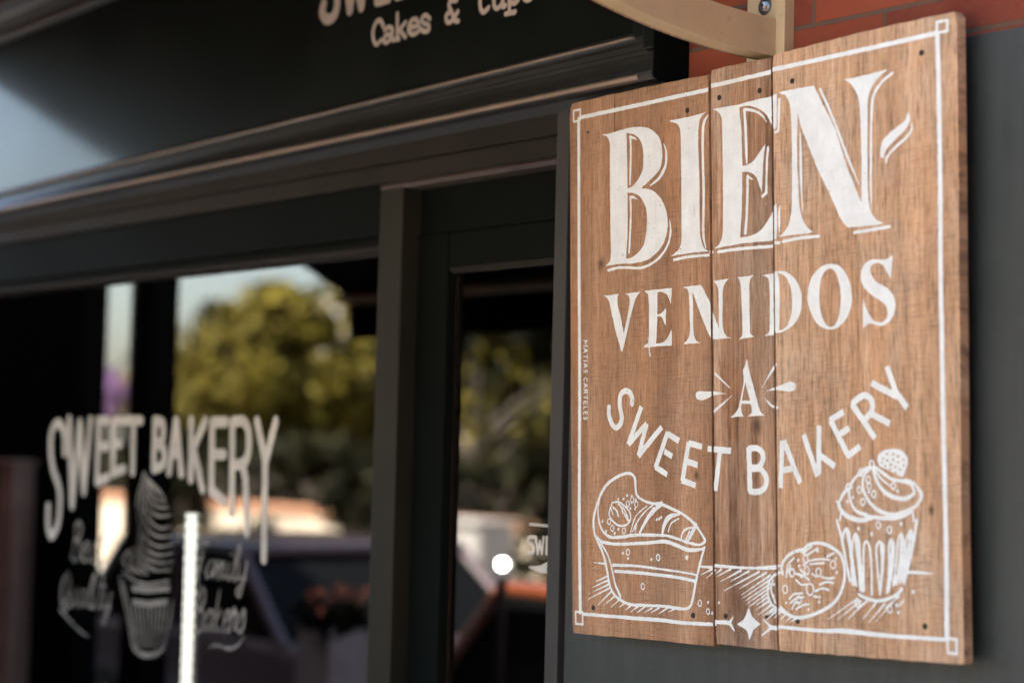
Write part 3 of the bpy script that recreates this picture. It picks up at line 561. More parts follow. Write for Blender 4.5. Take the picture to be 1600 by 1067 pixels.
'cupcake_drawing': 's3497,-3648,52 3831,-3654,46 4034,-3665,9;s2068,-2858,52 2178,-3193,52 2264,-3567,52 2328,-3810,52;s2177,-3227,46 2213,-3056,46 2274,-2987,46 2332,-3089,46 2381,-3429,46 2464,-3885,46;s2273,-3021,46 2337,-3328,46 2418,-3869,46;s2382,-3870,46 2367,-3429,46 2409,-3157,46 2460,-3071,46 2523,-3155,46 2560,-3561,46 2598,-3972,46;s2455,-3105,64 2508,-3427,64 2553,-3950,64;s2621,-3965,46 2619,-3560,46 2634,-3256,46 2694,-3188,46 2755,-3288,46 2784,-3624,46 2786,-4020,46;s2947,-4005,41 2906,-3554,41 2889,-3286,41 2949,-3192,41 3041,-3251,41 3016,-3619,41 2956,-3988,41;s2993,-3218,58 3009,-3552,58 2961,-3938,58;s3097,-3977,41 3150,-3550,41 3147,-3249,41 3206,-3149,41 3253,-3248,41 3229,-3548,41 3133,-3956,41;s3218,-3215,58 3194,-3549,58 3125,-3916,58;s3223,-3864,41 3295,-3513,41 3333,-3181,41 3405,-3064,41 3454,-3213,41 3404,-3544,41 3289,-3845,41;s3413,-3114,52 3360,-3545,52 3267,-3829,52;s3363,-3817,41 3458,-3444,41 3507,-3146,41 3597,-3013,41 3628,-3145,41 3558,-3409,41 3443,-3759,41;s3586,-3079,52 3515,-3410,52 3408,-3776,52;s3720,-2857,52 3658,-3144,52 3556,-3508,52 3442,-3815,52;s2507,-4019,52 2686,-4080,52 2909,-4106,52 3131,-4066,52 3330,-3977,52 3396,-3908,52;s2173,-2714,41 2128,-2858,41;s3629,-2699,41 3668,-2874,41;s2096,-2576,46 2141,-2679,70 2300,-2799,81 2573,-2857,81 2822,-2822,58;s2143,-2542,58 2215,-2440,58 2308,-2365,58 2391,-2338,58;s2770,-2031,52 2495,-2169,52 2355,-2338,52 2352,-2509,52 2440,-2680,52 2665,-2782,52 2934,-2809,52;s2792,-2038,46 2654,-2171,46 2628,-2341,58 2738,-2545,58 2936,-2698,70 3245,-2775,70 3507,-2722,70 3725,-2623,58 3822,-2485,58 3773,-2386,58 3646,-2279,46 3496,-2233,46;s2837,-2039,58 2901,-2209,58 3032,-2379,70 3250,-2498,70 3512,-2523,70 3678,-2434,58 3637,-2335,46;s2882,-2023,46 3081,-2144,58 3256,-2230,58 3474,-2260,58 3637,-2312,46;s2851,-2039,46 3013,-2210,46 3253,-2364,23;s2351,-2543,35 2485,-2697,35 2711,-2765,35;s2889,-2822,58 3156,-2822,81 3419,-2788,81 3637,-2715,46;s2518,-2152,46 2656,-2063,46 2793,-2024,46;s2064,-2562,35 2147,-2618,35;s2363,-2338,30 2350,-2301,30 2318,-2286,30 2286,-2301,30 2273,-2338,30 2286,-2375,30 2318,-2390,30 2350,-2375,30 2363,-2338,30;s2632,-2109,30 2619,-2072,30 2587,-2057,30 2555,-2072,30 2542,-2109,30 2555,-2146,30 2587,-2161,30 2619,-2146,30 2632,-2109,30;s2866,-1977,30 2853,-1940,30 2821,-1925,30 2789,-1940,30 2776,-1977,30 2789,-2014,30 2821,-2029,30 2853,-2014,30 2866,-1977,30;s2789,-2223,26 2776,-2186,26 2744,-2171,26 2712,-2186,26 2699,-2223,26 2712,-2260,26 2744,-2275,26 2776,-2260,26 2789,-2223,26;s2809,-2325,26 2796,-2288,26 2764,-2273,26 2732,-2288,26 2719,-2325,26 2732,-2362,26 2764,-2377,26 2796,-2362,26 2809,-2325,26;s2595,-2384,26 2582,-2347,26 2550,-2332,26 2518,-2347,26 2505,-2384,26 2518,-2421,26 2550,-2436,26 2582,-2421,26 2595,-2384,26;s2897,-2451,26 2884,-2414,26 2852,-2399,26 2820,-2414,26 2807,-2451,26 2820,-2488,26 2852,-2503,26 2884,-2488,26 2897,-2451,26;s2669,-2572,26 2656,-2535,26 2624,-2520,26 2592,-2535,26 2579,-2572,26 2592,-2609,26 2624,-2624,26 2656,-2609,26 2669,-2572,26;s3307,-2331,26 3294,-2294,26 3262,-2279,26 3230,-2294,26 3217,-2331,26 3230,-2368,26 3262,-2383,26 3294,-2368,26 3307,-2331,26;s2986,-2933,26 2973,-2896,26 2941,-2881,26 2909,-2896,26 2896,-2933,26 2909,-2970,26 2941,-2985,26 2973,-2970,26 2986,-2933,26;s3210,-3006,26 3197,-2969,26 3165,-2954,26 3133,-2969,26 3120,-3006,26 3133,-3043,26 3165,-3058,26 3197,-3043,26 3210,-3006,26;s3195,-4231,26 3182,-4194,26 3150,-4179,26 3118,-4194,26 3105,-4231,26 3118,-4268,26 3150,-4283,26 3182,-4268,26 3195,-4231,26;s2526,-4165,26 2513,-4128,26 2481,-4113,26 2449,-4128,26 2436,-4165,26 2449,-4202,26 2481,-4217,26 2513,-4202,26 2526,-4165,26;s2754,-2417,55* 2762,-2407,44*;s3075,-2440,55* 3083,-2430,44*;s3340,-2408,55* 3348,-2398,44*;s2295,-2560,55* 2303,-2550,44*;s2420,-2503,55* 2428,-2493,44*;s2526,-2993,55* 2534,-2983,44*;s2795,-3075,55* 2803,-3065,44*;s3404,-2914,55* 3412,-2904,44*;s3324,-4274,55* 3332,-4264,44*;s3282,-4160,55* 3290,-4150,44*;s3624,-3951,55* 3632,-3941,44*;p2934,-1912 2976,-1822 3088,-1767 3265,-1751 3440,-1789 3547,-1885 3557,-1985 3507,-2101 3440,-2189 3258,-2120 3083,-2050 2972,-2001|3032,-1897 3055,-1877 3081,-1898 3059,-1918|3118,-1828 3141,-1809 3167,-1830 3144,-1849|3242,-1838 3264,-1818 3290,-1839 3268,-1859|3342,-1870 3364,-1851 3390,-1871 3368,-1891|3446,-1923 3468,-1903 3494,-1924 3471,-1943|3009,-1961 3031,-1941 3058,-1962 3035,-1982|3120,-1929 3143,-1910 3169,-1930 3147,-1950|3240,-1918 3262,-1899 3288,-1919 3266,-1939|3344,-1961 3367,-1941 3393,-1962 3370,-1981|3448,-2010 3471,-1990 3496,-2010 3474,-2030|3075,-2009 3097,-1989 3123,-2010 3101,-2030|3185,-1998 3208,-1978 3234,-1999 3211,-2018|3282,-2037 3304,-2017 3330,-2037 3307,-2057|3377,-2075 3399,-2055 3425,-2076 3403,-2095|3175,-2068 3198,-2048 3224,-2069 3201,-2089|3280,-2120 3302,-2100 3328,-2121 3306,-2141;s2483,-4087,37 1854,-4433,9;s2550,-4119,37 2050,-4432,9;s2685,-4114,37 2271,-4416,9;s2594,-4168,37 2387,-4317,9;s2864,-4141,37 2544,-4446,9;s3041,-4152,37 2701,-4459,9;s3218,-4113,37 2858,-4426,9;s3329,-4026,37 3040,-4225,9;s3427,-4089,37 3281,-4210,9',
}
PLANKS = {'L': [(-4616, 4866), (-4569, 4950), (-2621, 4923), (-817, 4862), (-787, -4996), (-2664, -4969), (-4558, -4949), (-4602, -347)], 'M': [(-782, 4930), (15, 4913), (702, 4889), (704, -4985), (-110, -4972), (-755, -4959)], 'R': [(737, 4920), (2783, 4929), (4595, 4897), (4667, 4808), (4642, 2104), (4580, -2735), (4583, -4939), (4552, -4993), (2596, -4992), (739, -4988)]}
GAPS = [[-800, -771], [719, 725]]
NAILS = [(-1369, 4312), (-557, 4407), (424, 4367), (1187, 4401), (3963, 4370), (-3970, -4464), (-1309, -4499), (-503, -4478), (482, -4450), (1173, -4489), (3843, -4461), (-4083, 4332)]
BOARD_AT = (-0.02531, -0.055, 1.78227)
BOARD_TILT = 2.250
DECALS = {
'arched_window_lettering': 's-28658,15672,260 -28747,16241,260 -29179,16507,260 -29570,16235,260 -29559,15622,260 -29353,15158,260 -28940,14667,260 -28850,14100,260 -28971,13597,260 -29316,13295,260 -29561,13535,260 -29611,14108,260;s-28452,16599,260* -28066,14200,260* -27766,16531,260* -27372,14609,260* -27105,16603,260*;s-26600,16570,260* -26580,14892,260*;s-26639,16576,260* -26052,16578,260*;s-26544,15878,260* -26050,15884,260*;s-26580,14892,260* -25947,15046,260*;s-25691,16572,260* -25655,15155,260*;s-25692,16579,260* -25173,16581,260*;s-25643,15958,260* -25272,15962,260*;s-25657,15172,260* -25000,15289,260*;s-24953,16592,260* -24122,16594,260*;s-24538,16576,260* -24508,15233,260*;s-23345,16580,260* -23324,15342,260*;s-23346,16596,260 -22924,16516,260 -22893,16089,260 -23268,16003,260;s-23267,15986,260 -22808,15861,260 -22814,15468,260 -23288,15327,260;s-22471,15274,270* -22200,16579,270*;s-22177,16579,270* -21815,15253,270*;s-22350,15760,270* -21966,15766,270*;s-21394,16600,270* -21315,15118,270*;s-20672,16584,270* -21287,15813,270*;s-21218,15887,270* -20704,14881,270*;s-20305,16567,270* -20241,14841,270*;s-20305,16567,270* -19622,16569,270*;s-20215,15758,270* -19677,15766,270*;s-20265,14876,270* -19601,14611,270*;s-19304,16571,270* -19196,14361,270*;s-19304,16571,270 -18781,16590,270 -18524,16345,270 -18491,15820,270 -18716,15571,270 -19200,15509,270;s-18712,15501,270 -18584,15119,270 -18439,13902,270;s-18130,16592,270* -17720,15729,270*;s-17261,16595,270* -17626,15730,270*;s-17693,15729,270* -17611,13306,270*',
'ice_cream_drawing': 's-23847,15227,30 -24023,14894,60 -24164,14576,70 -24188,14232,62 -24133,13921,40;s-23834,15213,30 -23913,14812,70 -23967,14383,70 -23990,14040,40;s-23801,15185,30 -23750,14732,70 -23756,14334,70 -23860,13932,40;s-23741,15186,30 -23597,14878,70 -23540,14511,40;s-23836,15241,30 -23455,14995,60 -23024,14810,70 -22777,14649,62 -22585,14432,40;s-23704,15102,30 -23387,14884,70 -23018,14726,70 -22837,14675,40;s-23634,14962,30 -23311,14660,70 -23004,14530,70 -22649,14514,40;s-23621,14792,30 -23295,14435,70 -22872,14338,70 -22463,14353,40;s-23667,14592,30 -23338,14208,70 -22856,14115,70 -22333,14163,40;s-23768,14333,30 -23379,13952,70 -22834,13808,70 -22255,13889,40;s-23873,14102,30 -23482,13722,70 -22876,13582,70 -22180,13643,40;s-23981,13927,30 -23585,13491,70 -22917,13328,70 -22078,13427,40;s-24090,13751,30 -23628,13263,70 -22901,13105,70 -22034,13209,40;s-24134,13521,30 -23672,13034,70 -22886,12911,70 -22018,12989,40;s-24178,13291,30 -23719,12862,70 -22990,12709,70 -22062,12793,40;s-24235,13231,30 -24715,13034,60 -24888,12851,70 -24627,12695,62 -24062,12558,40;s-24163,13093,30 -24459,12933,70 -24319,12713,70 -23696,12552,40;s-24009,13073,30 -24085,12869,70 -23456,12568,40;s-25044,12378,70 -24690,11724,70 -24388,11153,70 -24134,10623,70 -23741,10463,70 -23240,10452,70 -22754,10556,70 -22405,10780,70 -22203,11334,70 -21973,12040,70 -21774,12588,70;s-24839,12311,70 -24501,11738,70 -24218,11167,70 -23969,10678,70;s-24008,10635,70 -23662,10529,70 -23246,10529,70 -22839,10606,70 -22485,10773,70;s-24295,12188,70 -23370,12212,70 -22234,12328,70;s-24247,12113,70 -23364,12134,70 -22268,12249,70;s-24178,11762,70 -23338,11785,70 -22364,11896,70;s-24226,11837,70 -23344,11863,70 -22329,11976,70;s-24840,12550,70 -24138,12357,70 -23378,12328,70 -22325,12475,70;s-24214,11680,70* -23856,10648,40*;s-23978,11698,70* -23689,10664,40*;s-23743,11716,70* -23523,10679,40*;s-23509,11733,70* -23357,10694,40*;s-23278,11751,70* -23193,10709,40*;s-23048,11768,70* -23029,10724,40*;s-22819,11785,70* -22865,10739,40*;s-22592,11802,70* -22703,10753,40*;s-22367,11819,70* -22542,10768,40*',
'script_lettering': 's-20149,10975,30 -19716,11076,90 -19096,11041,100 -18679,11170,60 -18423,11405,30;s-28584,11268,80 -27988,11022,80 -27214,10755,60 -26745,10672,30;s-27990,12722,55 -27704,13719,55;s-27883,13571,55 -27640,13768,80 -27407,13615,80 -27535,13337,80 -27788,13250,80 -27473,13166,80 -27517,12817,80 -27815,12670,80 -28048,12822,55;s-27324,12935,55 -26964,13061,80 -26993,13231,80 -27214,13133,80 -27317,12815,80 -27140,12713,80 -26875,12860,55;s-26919,12810,55 -26521,13256,80 -26465,12905,80 -26675,12708,80 -26857,12790,55;s-26057,13701,55 -26266,12903,80 -26211,12703,80 -26018,12821,55;s-26331,13364,55 -25915,13379,55;s-28184,12335,55 -28479,12051,80 -28562,11540,80 -28388,11406,80 -28122,11690,80 -28039,12200,80 -28213,12335,55;s-28406,11590,55 -28267,11298,80 -28038,11415,55;s-27935,11880,55 -27988,11509,80 -27862,11419,80 -27646,11610,80 -27551,11908,80 -27655,11517,80 -27495,11503,55;s-26952,11859,55 -27175,11899,80 -27412,11616,80 -27336,11433,80 -27061,11625,80 -26942,11905,80 -27053,11533,80 -26946,11489,55;s-26906,11536,55 -26500,12194,80 -26529,12378,80 -26696,12096,80 -26819,11539,80 -26722,11449,80 -26569,11563,55;s-26445,11918,55 -26526,11546,80 -26442,11456,80 -26300,11570,55;s-26365,12123,55 -26349,12142,55;s-25962,12392,55 -26155,11648,80 -26108,11464,80 -25938,11580,55;s-26207,12072,55 -25841,12100,55;s-25889,11932,55 -25932,11607,80 -25777,11519,80 -25590,11709,80 -25505,11960,80 -25641,11476,80 -25832,11083,80 -25994,11190,80 -25503,11572,55;s-20751,13477,55 -20504,13549,80 -20253,13518,55;s-20478,13550,55 -20644,13030,80 -20797,12683,80 -20911,12750,55;s-20709,13132,55 -20474,13170,55;s-19963,13083,55 -20160,13123,80 -20372,12861,80 -20307,12690,80 -20062,12866,80 -19953,13126,80 -20055,12780,80 -19962,12738,55;s-19971,12695,55 -19849,13111,80 -19871,12869,80 -19707,13147,80 -19688,13001,80 -19754,12698,80 -19666,12958,80 -19511,13150,80 -19491,13004,80 -19548,12744,80 -19388,12773,55;s-19230,13137,55 -19306,12791,80 -19232,12706,80 -19106,12811,55;s-19157,13328,55 -19143,13345,55;s-19100,12794,55 -18734,13403,80 -18758,13575,80 -18908,13314,80 -19022,12795,80 -18938,12710,80 -18802,12816,55;s-18740,13144,55 -18780,12842,80 -18645,12758,80 -18477,12933,80 -18400,13167,80 -18525,12716,80 -18698,12352,80 -18840,12453,80 -18403,12804,55;s-20879,11337,55 -20603,12362,55;s-20749,12202,55 -20551,12415,80 -20381,12274,80 -20495,11985,80 -20694,11882,80 -20456,11816,80 -20510,11460,80 -20747,11294,80 -20918,11435,55;s-19946,11847,55 -20139,11885,80 -20360,11570,80 -20302,11371,80 -20053,11588,80 -19935,11898,80 -20050,11487,80 -19959,11442,55;s-19920,11394,55 -19669,12418,55;s-19548,11941,55 -19815,11643,80 -19664,11410,80 -19514,11520,55;s-19436,11645,55 -19152,11793,80 -19165,11964,80 -19340,11853,80 -19438,11524,80 -19307,11431,80 -19095,11595,55;s-19154,11440,55 -19012,11903,80 -18922,12039,80 -18925,11908,80 -18793,11936,80 -18902,11556,80 -18789,11543,55;s-18800,11562,55 -18469,12036,80 -18446,11685,80 -18618,11473,80 -18753,11545,55',
'small_lettering': 's-7267,14333,60 -7451,14315,60 -7478,14218,60 -7315,14150,60 -7310,14017,60 -7485,13989,60;s-7236,14325,60* -7169,14006,60* -7111,14255,60* -7041,14013,60* -6993,14337,60*;s-6896,14338,60* -6890,14017,60*;s-6896,14338,60* -6782,14344,60*;s-6890,14191,60* -6791,14196,60*;s-6890,14017,60* -6754,14025,60*;s-6677,14349,60* -6671,14029,60*;s-6677,14349,60* -6572,14354,60*;s-6671,14029,60* -6560,14035,60*;s-7430,14574,50 -6670,14563,50;s-7428,13725,30 -7060,13709,140 -6849,13741,220 -6668,13714,260',
'small_lettering_line': 's-11817,25148,110 -11916,25277,110 -12071,25275,110 -12189,25134,110 -12177,24903,110 -12046,24778,110 -11879,24841,110;s-11751,25050,110 -11599,25088,110 -11459,25023,110 -11448,24795,110 -11386,24777,110;s-11454,24918,110 -11714,24922,110 -11769,24808,110 -11644,24763,110 -11450,24848,110;s-11277,25326,110* -11256,24784,110*;s-10965,25095,110 -11184,24964,110;s-11169,24962,110 -10949,24773,110;s-11341,24779,110* -11189,24774,110*;s-10810,24959,110 -10485,24961,110 -10550,25091,110 -10727,25101,110 -10840,24981,110 -10805,24855,110 -10653,24790,110 -10478,24823,110;s-10066,25033,110 -10230,25135,110 -10373,25081,110 -10311,24986,110 -10103,24903,110 -10099,24800,110 -10273,24801,110 -10423,24883,110;s-6392,25284,110 -6241,25322,110 -6100,25257,110 -6089,25029,110 -6027,25011,110;s-6095,25152,110 -6355,25155,110 -6410,25041,110 -6285,24997,110 -6091,25081,110;s-5918,25559,110* -5897,25018,110*;s-5606,25329,110 -5825,25198,110;s-5810,25196,110 -5591,25007,110;s-5982,25013,110* -5831,25008,110*;s-5451,25193,110 -5126,25195,110 -5191,25325,110 -5369,25335,110 -5482,25215,110 -5446,25089,110 -5294,25023,110 -5119,25057,110;s-4707,25267,110 -4871,25369,110 -5015,25314,110 -4952,25219,110 -4744,25136,110 -4740,25034,110 -4914,25035,110 -5064,25117,110;s-9126,25270,110 -9351,25290,110 -9389,25196,110 -9284,25045,110 -9163,24859,110 -9050,24825,110;s-9341,25071,110 -9479,25009,110 -9459,24888,110 -9359,24847,110 -9248,24889,110 -9073,25028,110;s-8060,25277,110 -8222,25287,110 -8310,25154,110 -8289,24970,110 -8177,24870,110 -8019,24943,110;s-7844,25208,110 -7834,24962,110 -7724,24879,110 -7569,24952,110;s-7552,25176,110 -7541,24899,110 -7462,24894,110;s-7341,25125,110* -7324,24719,110*;s-7333,24930,110 -7150,24900,110 -7024,24976,110 -7133,25106,110 -7339,25092,110;s-7442,24721,110* -7143,24714,110*;s-6620,25077,110 -6788,25145,110 -6878,25048,110 -6856,24940,110 -6752,24890,110 -6609,24916,110',
'big_lettering_line': 's-14244,26013,250 -14301,25839,250 -14123,25655,250 -13857,25650,250 -13715,25783,250 -13679,26031,250 -13749,26406,250 -14047,26695,250 -14130,26984,250 -13938,27133,250 -13696,26943,250;s-13404,26999,250* -13156,25703,250* -12986,26456,250* -12691,25709,250* -12502,26943,250*;s-12125,26927,250* -12064,25732,250*;s-12064,25732,250* -11647,25725,250*;s-12093,26302,250* -11783,26301,250*;s-12125,26927,250* -11722,26923,250*;s-11355,26907,250* -11297,25729,250*;s-11297,25729,250* -10937,25739,250*;s-11324,26291,250* -11023,26290,250*;s-11355,26907,250* -10994,26909,250*;s-10726,26928,250* -10197,26914,250*;s-10460,26912,250* -10404,25718,250*',
}
# ---------------------------------------------------------------- ground
def ground_material(name, c1, c2, scale=3.0):
    m, n, b = nt_new(name)
    v = mapping(n)
    c = ramp(n, noise(n, v, scale, 6, 0.6), [(0.3, c1), (0.7, c2)])
    n.links.new(c, b.inputs['Base Color'])
    b.inputs['Roughness'].default_value = 0.9
    bump(n, b, noise(n, v, 60, 5), 0.3, 0.004)
    return m
GZ = -0.35
def sheet(name, x0, x1, y0, y1, z, mat):
    return link(name, ([(x0, y0, z), (x1, y0, z), (x1, y1, z), (x0, y1, z)], [], [(0, 1, 2, 3)]), mat, kind='structure')
sheet('ground', -300, 300, -300, 60, GZ - 0.12, ground_material('dry_ground', (.34, .315, .27), (.44, .41, .36), 0.4))
pv_mat = ground_material('pale_pavement_stone', (.41, .385, .335), (.51, .48, .425), 2.0)
link('pavement', bx(-60, 40, -4.2, 0.0, GZ - 0.2, GZ, bev=0.0), pv_mat, kind='structure')
sheet('road', -120, 60, -10.5, -4.2, GZ - 0.116, ground_material('worn_asphalt', (.10, .095, .085), (.15, .14, .125), 1.2))
link('far_pavement', bx(-120, 60, -14, -10.5, GZ - 0.3, GZ, bev=0.0), pv_mat, kind='structure')

# ---------------------------------------------------------------- the building behind everything
bw = thing('brick_wall', 'orange brick wall of the building above the shopfront and the sign', 'wall', (0, 0, GZ))
bm = bmesh.new()
box(bm, -7.0, 3.9, 0.012, 0.30, 2.20, 4.9)
box(bm, -7.0, -4.4, 0.012, 0.30, GZ, 2.20)
box(bm, -0.56, 3.9, 0.012, 0.30, GZ, 2.20)
link('brickwork', bm, M['brick'], bw, loc=(0, 0, -GZ))
link('roof_slab', bx(-7.1, 4.0, -0.05, 5.2, 4.9 - GZ, 5.05 - GZ, bev=0.01), simple('roof_render', (.35, .32, .28)), bw)

room = thing('shop_room', 'dark unlit bakery room behind the window and door glass', 'room', (0, 0, GZ))
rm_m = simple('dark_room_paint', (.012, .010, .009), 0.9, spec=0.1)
bm = bmesh.new()
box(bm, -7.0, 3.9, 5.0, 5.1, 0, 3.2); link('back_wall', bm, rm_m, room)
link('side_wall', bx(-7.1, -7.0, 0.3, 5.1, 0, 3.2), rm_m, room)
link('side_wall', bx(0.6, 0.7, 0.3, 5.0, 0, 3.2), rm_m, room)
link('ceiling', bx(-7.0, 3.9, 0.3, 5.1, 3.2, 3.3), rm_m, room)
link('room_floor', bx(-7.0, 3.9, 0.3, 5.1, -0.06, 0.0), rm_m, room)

# grey cladding to the right of the door, that carries the sign
cl = thing('grey_cladding', 'slate grey painted wall panel behind and to the right of the wooden sign', 'wall panel', (0, 0, GZ))
link('panel', bx(-0.548, 3.9, -0.004, 0.011, 0.0, 2.261 - GZ, bev=0.002), M['panel'], cl)
link('edge_trim', bx(-0.594, -0.556, -0.014, 0.07, 0.0, 2.261 - GZ, bev=0.003), dark_paint('grey_trim_paint', (.034, .031, .028), 0.55, 0.0, 0.3), cl)

# ---------------------------------------------------------------- shopfront frame, window and door
XL = -3.60
sf = thing('shopfront_frame', 'dark painted timber shopfront frame around the window and the door', 'shopfront', (0, 0, GZ))
def fr(name, x0, x1, y0, y1, z0, z1, mat=None, bev=0.003):
    return link(name, bx(x0, x1, y0, y1, z0 - GZ, z1 - GZ, bev=bev), mat or M['darker'], sf)
# frieze board under the fascia, with a groove
link('frieze_board', prism(bmesh.new(), [(0.011, 2.26), (-0.012, 2.26), (-0.012, 2.218), (-0.007, 2.215), (-0.012, 2.212), (-0.012, 2.178), (-0.009, 2.174), (0.011, 2.174)], -4.4, -0.553, lambda a, b, s: (s, a, b - GZ)), M['frieze'], sf)
fr('window_head', XL, -1.217, -0.002, 0.10, 2.062, 2.1735)
fr('window_head', XL, -1.217, 0.012, 0.10, 2.0425, 2.0615, M['darker'], 0.003)
fr('window_lip', XL, -1.2175, 0.006, 0.10, 2.036, 2.0422, M['frieze'], 0.002)
fr('door_head', -1.128, -0.594, 0.046, 0.12, 2.062, 2.1735)
link('lintel_lip', prism(bmesh.new(), [(-0.004, 2.1735), (-0.008, 2.168), (0.0, 2.160), (0.045, 2.160), (0.045, 2.1735)], -1.21, -0.594, lambda a, b, s: (s, a, b - GZ)), M['lip'] if 'lip' in M else M['frieze'], sf)
fr('mullion', -1.217, -1.129, -0.002, 0.14, GZ, 2.1735, M['mullion'] if 'mullion' in M else M['frieze'])
fr('mullion', XL - 0.10, XL, -0.002, 0.14, GZ, 2.1735)
fr('end_post', -4.4, XL - 0.10, 0.02, 0.14, GZ, 2.1735)
fr('stall_riser', XL, -1.217, 0.0, 0.14, GZ, 0.35)
fr('window_sill', XL, -1.217, -0.045, 0.10, 0.35, 0.40)

win = thing('shop_window', 'large shop window with cream bakery lettering and an ice cream drawing', 'window', (0, 0, GZ))
link('glass', bx(XL, -1.217, 0.060, 0.066, 0.40 - GZ, 2.036 - GZ), M['glass'], win)

dr = thing('shop_door', 'dark framed glass shop door between the window and the sign', 'door', (0, 0, GZ))
link('stile', bx(-1.127, -1.017, 0.040, 0.085, 0.02, 2.0615 - GZ, bev=0.004), M['darker'], dr)
link('stile', bx(-0.640, -0.5955, 0.040, 0.085, 0.02, 2.0615 - GZ, bev=0.004), M['darker'], dr)
link('top_rail', bx(-1.0168, -0.6402, 0.042, 0.083, 1.985 - GZ, 2.0610 - GZ, bev=0.004), M['darker'], dr)
link('bottom_rail', bx(-1.0168, -0.6402, 0.042, 0.083, 0.02, 0.30, bev=0.004), M['darker'], dr)
link('glazing_bead', prism(bmesh.new(), [(0.042, 1.985), (0.055, 1.973), (0.062, 1.985)], -1.0168, -0.6402, lambda a, b, s: (s, a, b - GZ)), M['frieze'], dr)
link('glass', bx(-1.0168, -0.6402, 0.0625, 0.068, 0.30, 1.985 - GZ), M['glass'], dr)

# ---------------------------------------------------------------- fascia with its mouldings
fa = thing('shop_fascia', 'dark green shop fascia with cream lettering and ribbed mouldings above the window', 'fascia', (0, 0, GZ))
FXL, FXR = -4.3, -0.25
def zlerp(zl, zr, X):           # heights measured at X=-3.2 and X=-0.35: the board hangs slightly out of level
    t = (X + 3.2) / 2.85
    return zl + (zr - zl) * t
zin = lambda X: zlerp(2.318, 2.362, X)
zout = lambda X: zlerp(2.262, 2.282, X)
ztin = lambda X: zlerp(2.778, 2.845, X)
ztout = lambda X: zlerp(2.868, 2.925, X)
def bead(cx, cz, r, k=7, a0=0, a1=math.pi):
    return [(cx + r * math.cos(t), cz + r * math.sin(t)) for t in [a0 + (a1 - a0) * i / k for i in range(k + 1)]]
def sweep_profile(prof, X0, X1, mat, name, flip=False):
    """prof: list of (y, s, dz): s=0 at the inner line, 1 at the outer line"""
    bm = bmesh.new(); rows = []
    for X in np.linspace(X0, X1, 12):
        a, b = (ztin(X), ztout(X)) if flip else (zin(X), zout(X))
        rows.append([bm.verts.new((X, y, a + (b - a) * s + (-dz if flip else dz) - GZ)) for y, s, dz in prof])
    for A, B in zip(rows, rows[1:]):
        for k in range(len(prof)): bm.faces.new((A[k], A[(k + 1) % len(prof)], B[(k + 1) % len(prof)], B[k]))
    bm.faces.new(rows[0]); bm.faces.new(rows[-1][::-1])
    return link(name, bm, mat, fa, smooth=False)
def circ(y, s, r, a0, a1, k=6):
    return [(y - r * math.cos(RAD(a0 + (a1 - a0) * i / k)), s, r * math.sin(RAD(a0 + (a1 - a0) * i / k))) for i in range(k + 1)]
PROF = [(0.011, 0, 0.010), (-0.034, 0, 0.010)] + circ(-0.039, 0, 0.0105, 80, -80) + [(-0.036, 0.16, 0), (-0.040, 0.17, 0), (-0.0405, 0.30, 0)] \
    + [(-0.043, 0.34, 0), (-0.0435, 0.44, 0), (-0.047, 0.47, 0), (-0.050, 0.60, 0), (-0.056, 0.74, 0), (-0.064, 0.84, 0)] + circ(-0.066, 1.0, 0.0105, 80, -110) + [(-0.03, 1.0, -0.007), (-0.0133, 1.0, -0.022), (0.011, 1.0, -0.022)]
sweep_profile(PROF, FXL, FXR - 0.002, M['mould'] if 'mould' in M else M['dark'], 'lower_moulding')
sweep_profile(PROF, FXL, FXR - 0.002, M['mould'] if 'mould' in M else M['dark'], 'upper_moulding', True)
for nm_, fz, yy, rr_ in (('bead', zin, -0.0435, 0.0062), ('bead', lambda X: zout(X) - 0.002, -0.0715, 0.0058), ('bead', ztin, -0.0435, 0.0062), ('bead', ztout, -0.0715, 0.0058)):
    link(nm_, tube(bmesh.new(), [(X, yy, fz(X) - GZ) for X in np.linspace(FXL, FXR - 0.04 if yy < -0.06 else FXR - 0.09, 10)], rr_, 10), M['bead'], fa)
bm = bmesh.new(); rows = []
for X in np.linspace(FXL, -0.345, 12):
    rows.append([bm.verts.new(p) for p in ((X, -0.030, zin(X) + 0.0098 - GZ), (X, -0.030, ztin(X) - 0.0098 - GZ), (X, 0.011, ztin(X) - 0.0098 - GZ), (X, 0.011, zin(X) + 0.0098 - GZ))])
for A, B in zip(rows, rows[1:]):
    for k in range(4): bm.faces.new((A[k], A[(k + 1) % 4], B[(k + 1) % 4], B[k]))
bm.faces.new(rows[0]); bm.faces.new(rows[-1][::-1])
link('panel', bm, M['fascia'] if 'fascia' in M else M['dark'], fa)
for a, b, y in ((-0.345, -0.330, -0.043), (-0.3298, -0.290, -0.052), (-0.2898, -0.2522, -0.066)):
    bm = bmesh.new()
    za, zb = zin(a) + 0.012, ztin(a) - 0.012
    if a > -0.34: za -= 0.018 if a < -0.3 else 0.045
    box(bm, a, b, y, 0.0105, za - GZ, zb - GZ, bev=0.003)
    link('end_moulding', bm, M['dark'], fa)

bm = bmesh.new()
prism(bm, [(0.0105, 2.265), (-0.062, 2.270), (-0.074, 2.277), (-0.074, 2.93), (0.0105, 2.93)], -0.2515, -0.2485, lambda a, b, s: (s, a, b - GZ))
link('end_board', bm, M['darker'], fa)
